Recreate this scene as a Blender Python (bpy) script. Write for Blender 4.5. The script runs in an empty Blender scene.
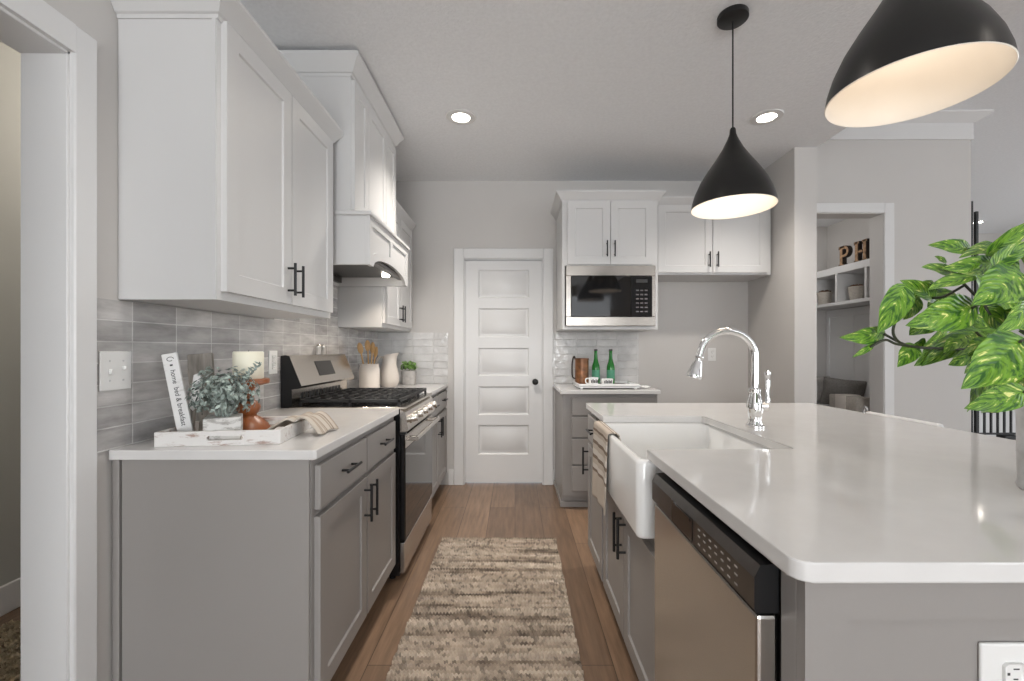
import bpy, bmesh, math, random
from mathutils import Vector, Matrix
random.seed(7)
PI = math.pi
S = bpy.context.scene
COL = S.collection

# ---------------------------------------------------------------- camera, world, lights, exposure
F_PX, CAM_Z = 440.0, 1.22
cam_d = bpy.data.cameras.new('camera'); cam = bpy.data.objects.new('camera', cam_d); COL.objects.link(cam)
cam.location = (0, 0, CAM_Z); cam.rotation_euler = (PI/2, 0, 0)
cam_d.sensor_fit = 'HORIZONTAL'; cam_d.sensor_width = 36.0; cam_d.lens = 36.0*F_PX/1024
cam_d.shift_x = -3.0/1024; cam_d.shift_y = 9.0/1024; cam_d.clip_start = 0.02
S.camera = cam
S.view_settings.view_transform = 'Standard'; S.view_settings.look = 'None'
S.view_settings.gamma = 1.0; S.view_settings.use_curve_mapping = False
S.view_settings.exposure = 0.66
W = bpy.data.worlds.new('world'); S.world = W; W.use_nodes = True
W.node_tree.nodes['Background'].inputs[0].default_value = (0.86, 0.93, 1.0, 1)
W.node_tree.nodes['Background'].inputs[1].default_value = 1.0

def area(name, loc, rot, sx, sy, power, color=(1, 1, 1)):
    l = bpy.data.lights.new(name, 'AREA'); l.shape = 'RECTANGLE'; l.size = sx; l.size_y = sy
    l.energy = power; l.color = color
    o = bpy.data.objects.new(name, l); COL.objects.link(o); o.location = loc; o.rotation_euler = rot
    return o
# daylight through the windows behind the camera and through those of the great room on the right
area('daylight_rear', (-0.3, -3.62, 1.5), (PI/2+.3, 0, 0), 1.7, 2.1, 74, (.97, .99, 1.0))
area('daylight_rear_right', (5.8, -3.62, 1.7), (PI/2, 0, 0), 4.0, 2.4, 18, (.97, .99, 1.0))
area('daylight_right', (9.72, 2.6, 1.8), (PI/2, 0, PI/2), 5.0, 2.6, 54, (.95, .98, 1.0))

def fill_point(name, loc, power, color=(1, .93, .84), r=.12):
    l = bpy.data.lights.new(name, 'POINT'); l.energy = power; l.color = color; l.shadow_soft_size = r
    o = bpy.data.objects.new(name, l); COL.objects.link(o); o.location = loc; return o
fill_point('hall_fill', (-1.75, 2.6, 2.45), 11)  # unseen point light added to brighten the hall
fill_point('mudroom_fill', (2.75, 4.75, 2.45), 4, (1, .97, .94))  # added fill without a fixture, lifts the dim mudroom
# ---------------------------------------------------------------- materials
def nodes_of(name):
    m = bpy.data.materials.new(name); m.use_nodes = True
    nt = m.node_tree; return m, nt, nt.nodes['Principled BSDF']
def N(nt, t, **k):
    n = nt.nodes.new(t)
    for a, b in k.items(): setattr(n, a, b)
    return n
def coords(nt, scale=(1, 1, 1), rot=(0, 0, 0), kind='Object'):
    tc = N(nt, 'ShaderNodeTexCoord'); mp = N(nt, 'ShaderNodeMapping')
    mp.inputs['Scale'].default_value = scale; mp.inputs['Rotation'].default_value = rot
    nt.links.new(tc.outputs[kind], mp.inputs[0]); return mp.outputs[0]
def ramp(nt, fac, stops):
    r = N(nt, 'ShaderNodeValToRGB'); e = r.color_ramp.elements
    while len(e) < len(stops): e.new(0.5)
    for el, (p, c) in zip(e, stops): el.position = p; el.color = (*c, 1)
    nt.links.new(fac, r.inputs[0]); return r.outputs[0]
def noise(nt, vec, scale, detail=3, rough=.5):
    n = N(nt, 'ShaderNodeTexNoise'); n.inputs['Scale'].default_value = scale
    n.inputs['Detail'].default_value = detail; n.inputs['Roughness'].default_value = rough
    nt.links.new(vec, n.inputs['Vector']); return n.outputs['Fac']
def bumped(nt, b, h, strength, dist=.002):
    n = N(nt, 'ShaderNodeBump'); n.inputs['Strength'].default_value = strength; n.inputs['Distance'].default_value = dist
    nt.links.new(h, n.inputs['Height']); nt.links.new(n.outputs[0], b.inputs['Normal'])
def sc(c, k): return tuple(min(1, x*k) for x in c)
def mat(name, c, rough=.5, metal=0, var=.06, vscale=6, stretch=(1, 1, 1), bump=None, spec=None, emit=None, trans=0):
    m, nt, b = nodes_of(name)
    v = coords(nt, stretch)
    f = noise(nt, v, vscale)
    nt.links.new(ramp(nt, f, [(.3, sc(c, 1-var)), (.7, sc(c, 1+var))]), b.inputs['Base Color'])
    b.inputs['Roughness'].default_value = rough; b.inputs['Metallic'].default_value = metal
    if spec is not None: b.inputs['Specular IOR Level'].default_value = spec
    if trans: b.inputs['Transmission Weight'].default_value = trans
    if bump: bumped(nt, b, noise(nt, v, bump[0], 4), bump[1], bump[2] if len(bump) > 2 else .002)
    if emit: b.inputs['Emission Color'].default_value = (*emit[0], 1); b.inputs['Emission Strength'].default_value = emit[1]
    return m
M = {}
M['wall'] = mat('wall_paint', (.57, .55, .53), .75, var=.015, vscale=2, bump=(160, .08))
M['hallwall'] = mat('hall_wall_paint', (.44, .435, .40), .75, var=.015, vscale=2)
M['ceil'] = mat('ceiling_texture', (.80, .81, .825), .9, var=.03, vscale=55, bump=(75, .55, .006))
M['trim'] = mat('white_trim_paint', (.70, .695, .69), .38, var=.01, vscale=3)
M['white'] = mat('white_cabinet_paint', (.60, .595, .59), .32, var=.012, vscale=2)
M['grey'] = mat('taupe_cabinet_paint', (.285, .268, .255), .38, var=.02, vscale=2)
M['quartz'] = mat('white_quartz', (.66, .648, .636), .075, var=.02, vscale=14)
M['black'] = mat('matte_black_metal', (.012, .012, .013), .38, .3, var=.1)
M['blackgloss'] = mat('black_gloss', (.010, .010, .011), .06, var=.05)
M['iron'] = mat('cast_iron', (.018, .018, .019), .5, .2, var=.2, vscale=60, bump=(300, .2))
M['steel'] = mat('brushed_stainless', (.60, .575, .545), .27, 1, var=.05, vscale=30, stretch=(1, 1, 40))
M['steelh'] = mat('satin_stainless', (.53, .49, .445), .22, 1, var=.05, vscale=30, stretch=(1, 40, 1))
M['dsteel'] = mat('dark_stainless', (.16, .15, .145), .3, 1, var=.06, vscale=30)
M['chrome'] = mat('polished_chrome', (.86, .86, .86), .05, 1, var=.02)
M['ceramic'] = mat('fireclay_white', (.84, .84, .83), .06, var=.008, vscale=3)
M['plastic'] = mat('white_plastic', (.74, .735, .72), .3, var=.01)
M['slot'] = mat('dark_slot', (.03, .03, .03), .6, var=.05)
M['shade_out'] = mat('black_shade_lacquer', (.012, .0115, .011), .34, .2, var=.06)
M['shade_in'] = mat('cream_shade_lining', (.86, .80, .72), .5, var=.01)
M['glassk'] = mat('dark_oven_glass', (.012, .011, .010), .03, var=.03)
M['filter'] = mat('hood_filter_mesh', (.12, .115, .11), .4, .8, var=.3, vscale=200)
M['galv'] = mat('galvanised_metal', (.60, .60, .60), .42, .75, var=.22, vscale=18, bump=(60, .2))
M['stemdark'] = mat('dark_plant_stem', (.03, .035, .018), .5, var=.2)
M['orangewood'] = mat('orange_turned_wood', (.27, .085, .026), .36, var=.25, vscale=14, stretch=(1, 1, .25))
M['candle'] = mat('ivory_wax', (.80, .77, .63), .5, var=.02)
M['greywood'] = mat('grey_weathered_wood', (.27, .245, .215), .75, var=.45, vscale=16, stretch=(3, 3, .5), bump=(30, .4))
M['spoon'] = mat('light_wooden_spoon', (.52, .31, .13), .5, var=.15, vscale=20)
M['crock'] = mat('cream_stoneware', (.66, .60, .54), .3, var=.03)
M['copper'] = mat('aged_copper_wood', (.20, .085, .035), .38, .25, var=.5, vscale=22)
M['bottle'] = mat('green_bottle_glass', (.015, .20, .025), .06, var=.1)
M['label'] = mat('bottle_label', (.10, .36, .22), .5, var=.2)
M['cushion'] = mat('grey_woven_cushion', (.20, .185, .17), .9, var=.2, vscale=90, bump=(120, .5))
M['basket'] = mat('pale_fabric_box', (.46, .42, .37), .9, var=.12, vscale=60, bump=(90, .4))
M['potgrey'] = mat('pale_concrete', (.48, .46, .44), .8, var=.12, vscale=30)
M['drybrown'] = mat('dried_brown_filler', (.14, .07, .04), .9, var=.4, vscale=50)
M['letterfront'] = mat('rustic_letter_face', (.34, .21, .12), .8, var=.5, vscale=30)
M['letterside'] = mat('dark_letter_edge', (.035, .024, .018), .8, var=.3)
M['ink'] = mat('dark_ink', (.05, .05, .05), .7, var=.1)
M['lamp'] = mat('lit_lamp_diffuser', (1, .95, .88), .5, var=0, emit=((1.0, .90, .76), 9))
M['lamp_far'] = mat('bright_lamp_diffuser', (1, .95, .88), .5, var=0, emit=((1.0, .93, .82), 30))
M['bulb'] = mat('lit_frosted_bulb', (1, .95, .88), .5, var=0, emit=((1.0, .88, .74), 1.0))
M['window'] = mat('sky_lit_pane', (.9, .95, 1), .3, var=0, emit=((.92, .96, 1.0), 1.5))

def brickmat(name, w, h, mortar, c1, c2, cm, swap, rough, bumpn, offset=0.0, var=(.82, 1.1), vscale=9, bstr=.35, stretch=(1, 1, 1), phase=0):
    m, nt, b = nodes_of(name)
    tc = N(nt, 'ShaderNodeTexCoord'); sep = N(nt, 'ShaderNodeSeparateXYZ'); com = N(nt, 'ShaderNodeCombineXYZ')
    nt.links.new(tc.outputs['Object'], sep.inputs[0])
    sh = N(nt, 'ShaderNodeMath', operation='SUBTRACT'); sh.inputs[1].default_value = phase
    nt.links.new(sep.outputs[swap[0]], sh.inputs[0]); nt.links.new(sh.outputs[0], com.inputs[0]); nt.links.new(sep.outputs[swap[1]], com.inputs[1])
    br = N(nt, 'ShaderNodeTexBrick'); br.offset = offset; br.squash = 1.0
    br.inputs['Scale'].default_value = 1.0; br.inputs['Brick Width'].default_value = w; br.inputs['Row Height'].default_value = h
    br.inputs['Mortar Size'].default_value = mortar; br.inputs['Mortar Smooth'].default_value = .3; br.inputs['Bias'].default_value = 0
    br.inputs['Color1'].default_value = (*c1, 1); br.inputs['Color2'].default_value = (*c2, 1); br.inputs['Mortar'].default_value = (*cm, 1)
    nt.links.new(com.outputs[0], br.inputs['Vector'])
    mp = N(nt, 'ShaderNodeMapping'); mp.inputs['Scale'].default_value = stretch; nt.links.new(com.outputs[0], mp.inputs[0])
    f = noise(nt, mp.outputs[0], vscale, 5, .6)
    r = ramp(nt, f, [(.3, (var[0],)*3), (.7, (var[1],)*3)])
    mx = N(nt, 'ShaderNodeMixRGB', blend_type='MULTIPLY'); mx.inputs[0].default_value = 1
    nt.links.new(br.outputs['Color'], mx.inputs[1]); nt.links.new(r, mx.inputs[2]); nt.links.new(mx.outputs[0], b.inputs['Base Color'])
    b.inputs['Roughness'].default_value = rough
    # height: glaze waves minus grout
    inv = N(nt, 'ShaderNodeMath', operation='MULTIPLY_ADD'); inv.inputs[1].default_value = -1.2
    nt.links.new(br.outputs['Fac'], inv.inputs[0])
    wv = noise(nt, mp.outputs[0], bumpn, 2)
    nt.links.new(wv, inv.inputs[2])
    bumped(nt, b, inv.outputs[0], bstr, .004)
    return m
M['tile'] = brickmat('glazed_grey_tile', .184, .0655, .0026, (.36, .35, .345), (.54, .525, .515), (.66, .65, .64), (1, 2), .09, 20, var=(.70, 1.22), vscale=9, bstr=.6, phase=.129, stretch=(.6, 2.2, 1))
M['tilefar'] = brickmat('glazed_white_tile_lit', .184, .0655, .0024, (.56, .55, .54), (.66, .65, .64), (.72, .71, .70), (0, 2), .08, 26, var=(.88, 1.1), bstr=1.0)  # white tile, its colour lightened in place of lamp glints
M['floor'] = brickmat('oak_plank_floor', 1.7, .19, .0018, (.150, .093, .058), (.245, .156, .100), (.05, .03, .02), (1, 0), .33, 40, offset=.37, var=(.72, 1.25), vscale=4.5, bstr=.12, stretch=(.8, 9, 1))

def rugmat():
    m, nt, b = nodes_of('braided_jute')
    tc = N(nt, 'ShaderNodeTexCoord'); sep = N(nt, 'ShaderNodeSeparateXYZ'); nt.links.new(tc.outputs['Object'], sep.inputs[0])
    row = N(nt, 'ShaderNodeMath', operation='MULTIPLY'); row.inputs[1].default_value = 1/.018; nt.links.new(sep.outputs[1], row.inputs[0])
    fl = N(nt, 'ShaderNodeMath', operation='FLOOR'); nt.links.new(row.outputs[0], fl.inputs[0])
    com = N(nt, 'ShaderNodeCombineXYZ')
    sx = N(nt, 'ShaderNodeMath', operation='MULTIPLY'); sx.inputs[1].default_value = 3; nt.links.new(sep.outputs[0], sx.inputs[0])
    nt.links.new(sx.outputs[0], com.inputs[0]); nt.links.new(fl.outputs[0], com.inputs[1])
    n1 = noise(nt, com.outputs[0], .30, 5, .75)
    c = ramp(nt, n1, [(.30, (.045, .035, .028)), (.40, (.15, .115, .088)), (.46, (.34, .275, .215)), (.56, (.47, .395, .32)), (.70, (.60, .52, .43))])
    c2 = N(nt, 'ShaderNodeCombineXYZ'); s2 = N(nt, 'ShaderNodeMath', operation='MULTIPLY'); s2.inputs[1].default_value = 62
    sk = N(nt, 'ShaderNodeMath', operation='MULTIPLY_ADD'); sk.inputs[1].default_value = .0071; nt.links.new(row.outputs[0], sk.inputs[0]); nt.links.new(sep.outputs[0], sk.inputs[2]); nt.links.new(sk.outputs[0], s2.inputs[0])
    f2 = N(nt, 'ShaderNodeMath', operation='FLOOR'); nt.links.new(s2.outputs[0], f2.inputs[0])
    nt.links.new(f2.outputs[0], c2.inputs[0]); nt.links.new(fl.outputs[0], c2.inputs[1])
    wn = N(nt, 'ShaderNodeTexWhiteNoise', noise_dimensions='2D'); nt.links.new(c2.outputs[0], wn.inputs['Vector'])
    r2 = ramp(nt, wn.outputs[0], [(0, (.50,)*3), (.25, (.9,)*3), (1, (1.22,)*3)])
    mx = N(nt, 'ShaderNodeMixRGB', blend_type='MULTIPLY'); mx.inputs[0].default_value = 1
    nt.links.new(c, mx.inputs[1]); nt.links.new(r2, mx.inputs[2]); nt.links.new(mx.outputs[0], b.inputs['Base Color'])
    b.inputs['Roughness'].default_value = .95
    return m
M['rug'] = rugmat()
def whitewash(name, base, worn, thr, vscale=10, stretch=(1, 4, 4)):
    m, nt, b = nodes_of(name); v = coords(nt, stretch)
    f = noise(nt, v, vscale, 6, .7)
    nt.links.new(ramp(nt, f, [(thr, worn), (thr+.1, base)]), b.inputs['Base Color']); b.inputs['Roughness'].default_value = .7
    bumped(nt, b, f, .3); return m
M['wash'] = whitewash('whitewashed_wood', (.68, .66, .64), (.36, .26, .22), .36)
M['washsign'] = whitewash('white_painted_sign', (.72, .71, .70), (.52, .50, .48), .34)
M['washgrey'] = whitewash('whitewashed_planter', (.60, .59, .57), (.33, .32, .30), .42, 22, (1, 1, 2))
def stripes(name, axis, freq, stops, rough=.95):
    m, nt, b = nodes_of(name)
    tc = N(nt, 'ShaderNodeTexCoord'); sep = N(nt, 'ShaderNodeSeparateXYZ'); nt.links.new(tc.outputs['UV'], sep.inputs[0])
    a = N(nt, 'ShaderNodeMath', operation='MULTIPLY'); a.inputs[1].default_value = freq; nt.links.new(sep.outputs[axis], a.inputs[0])
    f = N(nt, 'ShaderNodeMath', operation='FRACT'); nt.links.new(a.outputs[0], f.inputs[0])
    r = N(nt, 'ShaderNodeValToRGB'); r.color_ramp.interpolation = 'CONSTANT'; e = r.color_ramp.elements
    while len(e) < len(stops): e.new(.5)
    for el, (p, c) in zip(e, stops): el.position = p; el.color = (*c, 1)
    nt.links.new(f.outputs[0], r.inputs[0]); nt.links.new(r.outputs[0], b.inputs['Base Color']); b.inputs['Roughness'].default_value = rough
    bumped(nt, b, noise(nt, coords(nt), 400, 2), .3); return m
BE, BR, WH = (.50, .43, .36), (.20, .145, .105), (.62, .57, .51)
M['towel'] = stripes('striped_towel', 1, 2.0, [(0, BE), (.22, BR), (.255, BE), (.30, WH), (.36, BR), (.40, BE), (.46, WH), (.52, BR), (.56, BE), (.62, WH), (.67, BR), (.70, BE)])
M['napkin'] = stripes('striped_linen', 0, 4.0, [(0, (.52, .46, .39)), (.55, (.30, .235, .185)), (.66, (.46, .40, .33)), (.85, (.26, .20, .16))])
def leafmat(name, dark, mid, light, thr):
    m, nt, b = nodes_of(name)
    uv = N(nt, 'ShaderNodeTexCoord'); sep = N(nt, 'ShaderNodeSeparateXYZ'); nt.links.new(uv.outputs['UV'], sep.inputs[0])
    ab = N(nt, 'ShaderNodeMath', operation='ABSOLUTE')
    sb = N(nt, 'ShaderNodeMath', operation='SUBTRACT'); sb.inputs[1].default_value = .5
    nt.links.new(sep.outputs[0], sb.inputs[0]); nt.links.new(sb.outputs[0], ab.inputs[0])
    # coordinates that run along the side veins
    sl = N(nt, 'ShaderNodeMath', operation='MULTIPLY_ADD'); sl.inputs[1].default_value = -.9; nt.links.new(ab.outputs[0], sl.inputs[0]); nt.links.new(sep.outputs[1], sl.inputs[2])
    com = N(nt, 'ShaderNodeCombineXYZ')
    m1 = N(nt, 'ShaderNodeMath', operation='MULTIPLY'); m1.inputs[1].default_value = 9; nt.links.new(sl.outputs[0], m1.inputs[0])
    m2 = N(nt, 'ShaderNodeMath', operation='MULTIPLY'); m2.inputs[1].default_value = 3; nt.links.new(sep.outputs[0], m2.inputs[0])
    nt.links.new(m1.outputs[0], com.inputs[0]); nt.links.new(m2.outputs[0], com.inputs[1]); nt.links.new(sep.outputs[2], com.inputs[2])
    ob = noise(nt, coords(nt), 11, 1)
    ad = N(nt, 'ShaderNodeVectorMath', operation='ADD'); nt.links.new(com.outputs[0], ad.inputs[0])
    k = N(nt, 'ShaderNodeMath', operation='MULTIPLY'); k.inputs[1].default_value = 9; nt.links.new(ob, k.inputs[0])
    c3 = N(nt, 'ShaderNodeCombineXYZ'); nt.links.new(k.outputs[0], c3.inputs[2]); nt.links.new(c3.outputs[0], ad.inputs[1])
    f = noise(nt, ad.outputs[0], 1.0, 3, .6)
    nt.links.new(ramp(nt, f, [(thr-.16, dark), (thr-.03, mid), (thr+.05, mid), (thr+.12, light)]), b.inputs['Base Color'])
    b.inputs['Roughness'].default_value = .34
    w = N(nt, 'ShaderNodeMath', operation='SINE'); w2 = N(nt, 'ShaderNodeMath', operation='MULTIPLY'); w2.inputs[1].default_value = 60
    nt.links.new(sl.outputs[0], w2.inputs[0]); nt.links.new(w2.outputs[0], w.inputs[0])
    bumped(nt, b, w.outputs[0], .25, .002)
    return m
M['leaf'] = leafmat('variegated_leaf', (.022, .10, .008), (.15, .31, .024), (.76, .77, .26), .555)
M['sagelf'] = mat('sage_green_leaf', (.27, .32, .29), .55, var=.85, vscale=38)
M['herb'] = mat('herb_green_leaf', (.13, .25, .05), .5, var=.8, vscale=34)
M['fur'] = mat('shaggy_tan_wool', (.52, .43, .30), .95, var=.5, vscale=40)

# ---------------------------------------------------------------- mesh helpers
def obj(name, bm, m, parent=None, loc=None, rz=0, smooth=True, angle=.7):
    me = bpy.data.meshes.new(name)
    bmesh.ops.recalc_face_normals(bm, faces=bm.faces[:])
    bm.to_mesh(me); bm.free()
    for x in (m if isinstance(m, (list, tuple)) else [m]): me.materials.append(M[x] if isinstance(x, str) else x)
    if name in ('door', 'oven_door', 'drawer', 'cover_plate'): angle = min(angle, .3)
    if smooth and me.polygons:
        me.polygons.foreach_set('use_smooth', [True]*len(me.polygons)); me.set_sharp_from_angle(angle=angle)
    o = bpy.data.objects.new(name, me); COL.objects.link(o)
    if parent: o.parent = parent
    if loc: o.location = loc
    if rz: o.rotation_euler = (0, 0, rz)
    return o
def tag(o, label, cat, group=None):
    o['label'] = label; o['category'] = cat
    if group: o['group'] = group
    return o
def thing(name, label, cat, loc=(0, 0, 0), rz=0, group=None):
    o = bpy.data.objects.new(name, None); COL.objects.link(o); o.empty_display_size = .1
    o.location = loc; o.rotation_euler = (0, 0, rz); return tag(o, label, cat, group)
def struct(name, bm, m, parent=None, loc=None, **k):
    o = obj(name, bm, m, parent, loc, **k)
    if not parent: o['kind'] = 'structure'
    return o
def NB(): return bmesh.new()
def box(bm, x0, x1, y0, y1, z0, z1, bev=0, seg=1, mi=0):
    vs = [bm.verts.new(p) for p in ((x0,y0,z0),(x1,y0,z0),(x1,y1,z0),(x0,y1,z0),(x0,y0,z1),(x1,y0,z1),(x1,y1,z1),(x0,y1,z1))]
    fs = [bm.faces.new([vs[i] for i in q]) for q in ((0,3,2,1),(4,5,6,7),(0,1,5,4),(1,2,6,5),(2,3,7,6),(3,0,4,7))]
    for f in fs: f.material_index = mi
    if bev:
        es = list({e for f in fs for e in f.edges})
        r = bmesh.ops.bevel(bm, geom=es, offset=bev, segments=seg, affect='EDGES', profile=.5)
        for f in r['faces']: f.material_index = mi
    return bm
def bx(*a, **k): return box(NB(), *a, **k)
def prism(bm, pts, z0, z1, bev=0, mi=0, seg=1):
    lo = [bm.verts.new((x, y, z0)) for x, y in pts]; hi = [bm.verts.new((x, y, z1)) for x, y in pts]
    n = len(pts)
    fs = [bm.faces.new(lo[::-1]), bm.faces.new(hi)] + [bm.faces.new((lo[i], lo[(i+1) % n], hi[(i+1) % n], hi[i])) for i in range(n)]
    for f in fs: f.material_index = mi
    if bev:
        es = [e for f in fs[:2] for e in f.edges]
        bmesh.ops.bevel(bm, geom=es, offset=bev, segments=seg, affect='EDGES', profile=.5)
    return bm
def xform(bm, mtx, n0=0):
    bm.verts.ensure_lookup_table()
    bmesh.ops.transform(bm, matrix=mtx, verts=bm.verts[n0:]); return bm
def lathe(bm, prof, c=(0, 0, 0), n=40, mi=0, close=True, kz=1):
    prof = [(r, z*kz) for r, z in prof]
    rings = []
    for r, z in prof:
        if r < 1e-6: rings.append([bm.verts.new((c[0], c[1], c[2]+z))])
        else: rings.append([bm.verts.new((c[0]+r*math.cos(2*PI*i/n), c[1]+r*math.sin(2*PI*i/n), c[2]+z)) for i in range(n)])
    for a, b in zip(rings, rings[1:]):
        for i in range(n):
            j = (i+1) % n
            q = [a[0] if len(a) == 1 else a[i], a[0] if len(a) == 1 else a[j], b[0] if len(b) == 1 else b[j], b[0] if len(b) == 1 else b[i]]
            q = list(dict.fromkeys(q))
            if len(q) > 2:
                f = bm.faces.new(q); f.material_index = mi
    return bm
def tube(bm, pts, r, n=10, cap=True, mi=0):
    pts = [Vector(p) for p in pts]
    rs = r if isinstance(r, (list, tuple)) else [r]*len(pts)
    rings = []; up = None
    for i, p in enumerate(pts):
        t = (pts[min(i+1, len(pts)-1)]-pts[max(i-1, 0)]).normalized()
        if up is None:
            up = Vector((0, 0, 1)) if abs(t.z) < .9 else Vector((1, 0, 0))
        a = t.cross(up).normalized(); up = a.cross(t).normalized()
        rings.append([bm.verts.new(p+rs[i]*(math.cos(2*PI*k/n)*a+math.sin(2*PI*k/n)*up)) for k in range(n)])
    for a, b in zip(rings, rings[1:]):
        for k in range(n):
            f = bm.faces.new((a[k], a[(k+1) % n], b[(k+1) % n], b[k])); f.material_index = mi
    if cap:
        bm.faces.new(rings[0][::-1]).material_index = mi; bm.faces.new(rings[-1]).material_index = mi
    return bm
def spline(pts, n=8):
    P = [Vector(p) for p in pts]; out = []
    for i in range(len(P)-1):
        p0, p1, p2, p3 = P[max(i-1, 0)], P[i], P[i+1], P[min(i+2, len(P)-1)]
        for k in range(n):
            t = k/n
            out.append(.5*((2*p1)+(p2-p0)*t+(2*p0-5*p1+4*p2-p3)*t*t+(3*p1-p0-3*p2+p3)*t**3))
    out.append(P[-1]); return out
def panel(w, h, t, rects, rec=.007, slope=.004, z0=0, x0=0, y0=0, raised=0):
    """slab in local x,z with its front at y=y0 (facing -y), recessed rectangles (xa,xb,za,zb)"""
    bm = NB()
    xs = sorted({0, w, *[r[0] for r in rects], *[r[1] for r in rects]}); zs = sorted({0, h, *[r[2] for r in rects], *[r[3] for r in rects]})
    V = {}
    def v(x, y, z):
        k = (round(x, 5), round(y, 5), round(z, 5))
        if k not in V: V[k] = bm.verts.new((x0+x, y0+y, z0+z))
        return V[k]
    b = .0018   # eased outer edge
    for xa, xb in zip(xs, xs[1:]):
        for za, zb in zip(zs, zs[1:]):
            if any(r[0] <= xa+1e-6 and xb <= r[1]+1e-6 and r[2] <= za+1e-6 and zb <= r[3]+1e-6 for r in rects): continue
            bm.faces.new((v(xa, 0, za), v(xb, 0, za), v(xb, 0, zb), v(xa, 0, zb)))
    for xa, xb, za, zb in rects:
        s = slope
        X = [x for x in xs if xa-1e-6 <= x <= xb+1e-6]; Z = [z for z in zs if za-1e-6 <= z <= zb+1e-6]
        o = [v(x, 0, za) for x in X] + [v(xb, 0, z) for z in Z[1:]] + [v(x, 0, zb) for x in X[::-1][1:]] + [v(xa, 0, z) for z in Z[::-1][1:-1]]
        i4 = [v(xa+s, rec, za+s), v(xb-s, rec, za+s), v(xb-s, rec, zb-s), v(xa+s, rec, zb-s)]
        # sloped border, corner to corner (extra edge points join the border of their side)
        sides = [[v(x, 0, za) for x in X], [v(xb, 0, z) for z in Z], [v(x, 0, zb) for x in X[::-1]], [v(xa, 0, z) for z in Z[::-1]]]
        for k, sd in enumerate(sides): bm.faces.new(sd + [i4[(k+1) % 4], i4[k]])
        if raised:
            g = raised
            j4 = [v(xa+s+g, rec, za+s+g), v(xb-s-g, rec, za+s+g), v(xb-s-g, rec, zb-s-g), v(xa+s+g, rec, zb-s-g)]
            g2 = g+.012
            k4 = [v(xa+s+g2, rec*.3, za+s+g2), v(xb-s-g2, rec*.3, za+s+g2), v(xb-s-g2, rec*.3, zb-s-g2), v(xa+s+g2, rec*.3, zb-s-g2)]
            for k in range(4):
                bm.faces.new((i4[k], i4[(k+1) % 4], j4[(k+1) % 4], j4[k])); bm.faces.new((j4[k], j4[(k+1) % 4], k4[(k+1) % 4], k4[k]))
            bm.faces.new(k4)
        else: bm.faces.new(i4)
    # sides and back
    bk = [v(0, t, 0), v(w, t, 0), v(w, t, h), v(0, t, h)]
    bm.faces.new(bk[::-1])
    bm.faces.new([v(x, 0, 0) for x in xs]+[bk[1], bk[0]]); bm.faces.new([v(x, 0, h) for x in xs[::-1]]+[bk[3], bk[2]])
    bm.faces.new([v(w, 0, z) for z in zs]+[bk[2], bk[1]]); bm.faces.new([v(0, 0, z) for z in zs[::-1]]+[bk[0], bk[3]])
    return bm
def shaker(w, h, t=.02, st=.057, **k): return panel(w, h, t, [(st, w-st, st, h-st)] if h > .2 and w > .14 else [], **k)
def pull(cx, y, cz, L, vert=True):
    """black bar pull standing 30 mm off a face at y"""
    bm = NB(); r = .0055; d = L/2
    a, b = ((cx, y-.03, cz-d), (cx, y-.03, cz+d)) if vert else ((cx-d, y-.03, cz), (cx+d, y-.03, cz))
    tube(bm, [a, b], r, 10)
    for s in (-.68, .68):
        p = (cx, cz+s*d) if vert else (cx+s*d, cz)
        tube(bm, [(p[0], y-.001, p[1]), (p[0], y-.03, p[1])], .0045, 8)
    return bm
def door(parent, x0, z0, w, h, y, m, hx=None, hz=None, L=.13, st=.057):
    o = obj('door', shaker(w, h, st=st, x0=x0, z0=z0, y0=y), m, parent)
    if hx is not None: obj('handle', pull(hx, y, hz, L), 'black', o)
    return o
def drawer(parent, x0, z0, w, h, y, m, L=.13, handle=True):
    bm = NB(); box(bm, x0, x0+w, y, y+.02, z0, z0+h, .002)
    o = obj('drawer', bm, m, parent)
    if handle: obj('handle', pull(x0+w/2, y, z0+h*.55, L, False), 'black', o)
    return o
def crown(parent, x0, x1, y0, y1, z0, z1, p, left=True, right=True, m='white'):
    """flared moulding on the front (y0) and chosen sides"""
    bm = NB(); lv = []
    for f, z in ((0.004, z0), (.006, z0+.012), (.25*p, z0+.016), (.55*p, z0+.5*(z1-z0)), (p, z1-.014), (p, z1)):
        a = f if left else 0; b = f if right else 0
        lv.append([bm.verts.new(q) for q in ((x0-a, y0-f, z), (x1+b, y0-f, z), (x1+b, y1, z), (x0-a, y1, z))])
    for A, B in zip(lv, lv[1:]):
        for i in range(4): bm.faces.new((A[i], A[(i+1) % 4], B[(i+1) % 4], B[i]))
    bm.faces.new(lv[0][::-1]); bm.faces.new(lv[-1])
    return obj('crown_molding', bm, m, parent, angle=.3)
def px(x, y, Y):      # a point at a real depth Y seen at photo position (x, y)
    return Vector(((x-515)*Y/F_PX, Y, CAM_Z-(y-349.5)*Y/F_PX))
def sheet(bm, grid, mi=0, uvs=True):
    """quad sheet over a grid of points, with UVs"""
    uv = bm.loops.layers.uv.verify(); R, C = len(grid), len(grid[0])
    vs = [[bm.verts.new(p) for p in row] for row in grid]
    for i in range(R-1):
        for j in range(C-1):
            f = bm.faces.new((vs[i][j], vs[i][j+1], vs[i+1][j+1], vs[i+1][j])); f.material_index = mi
            for l, (a, b) in zip(f.loops, ((i, j), (i, j+1), (i+1, j+1), (i+1, j))): l[uv].uv = (b/(C-1), a/(R-1))
    return bm

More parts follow.
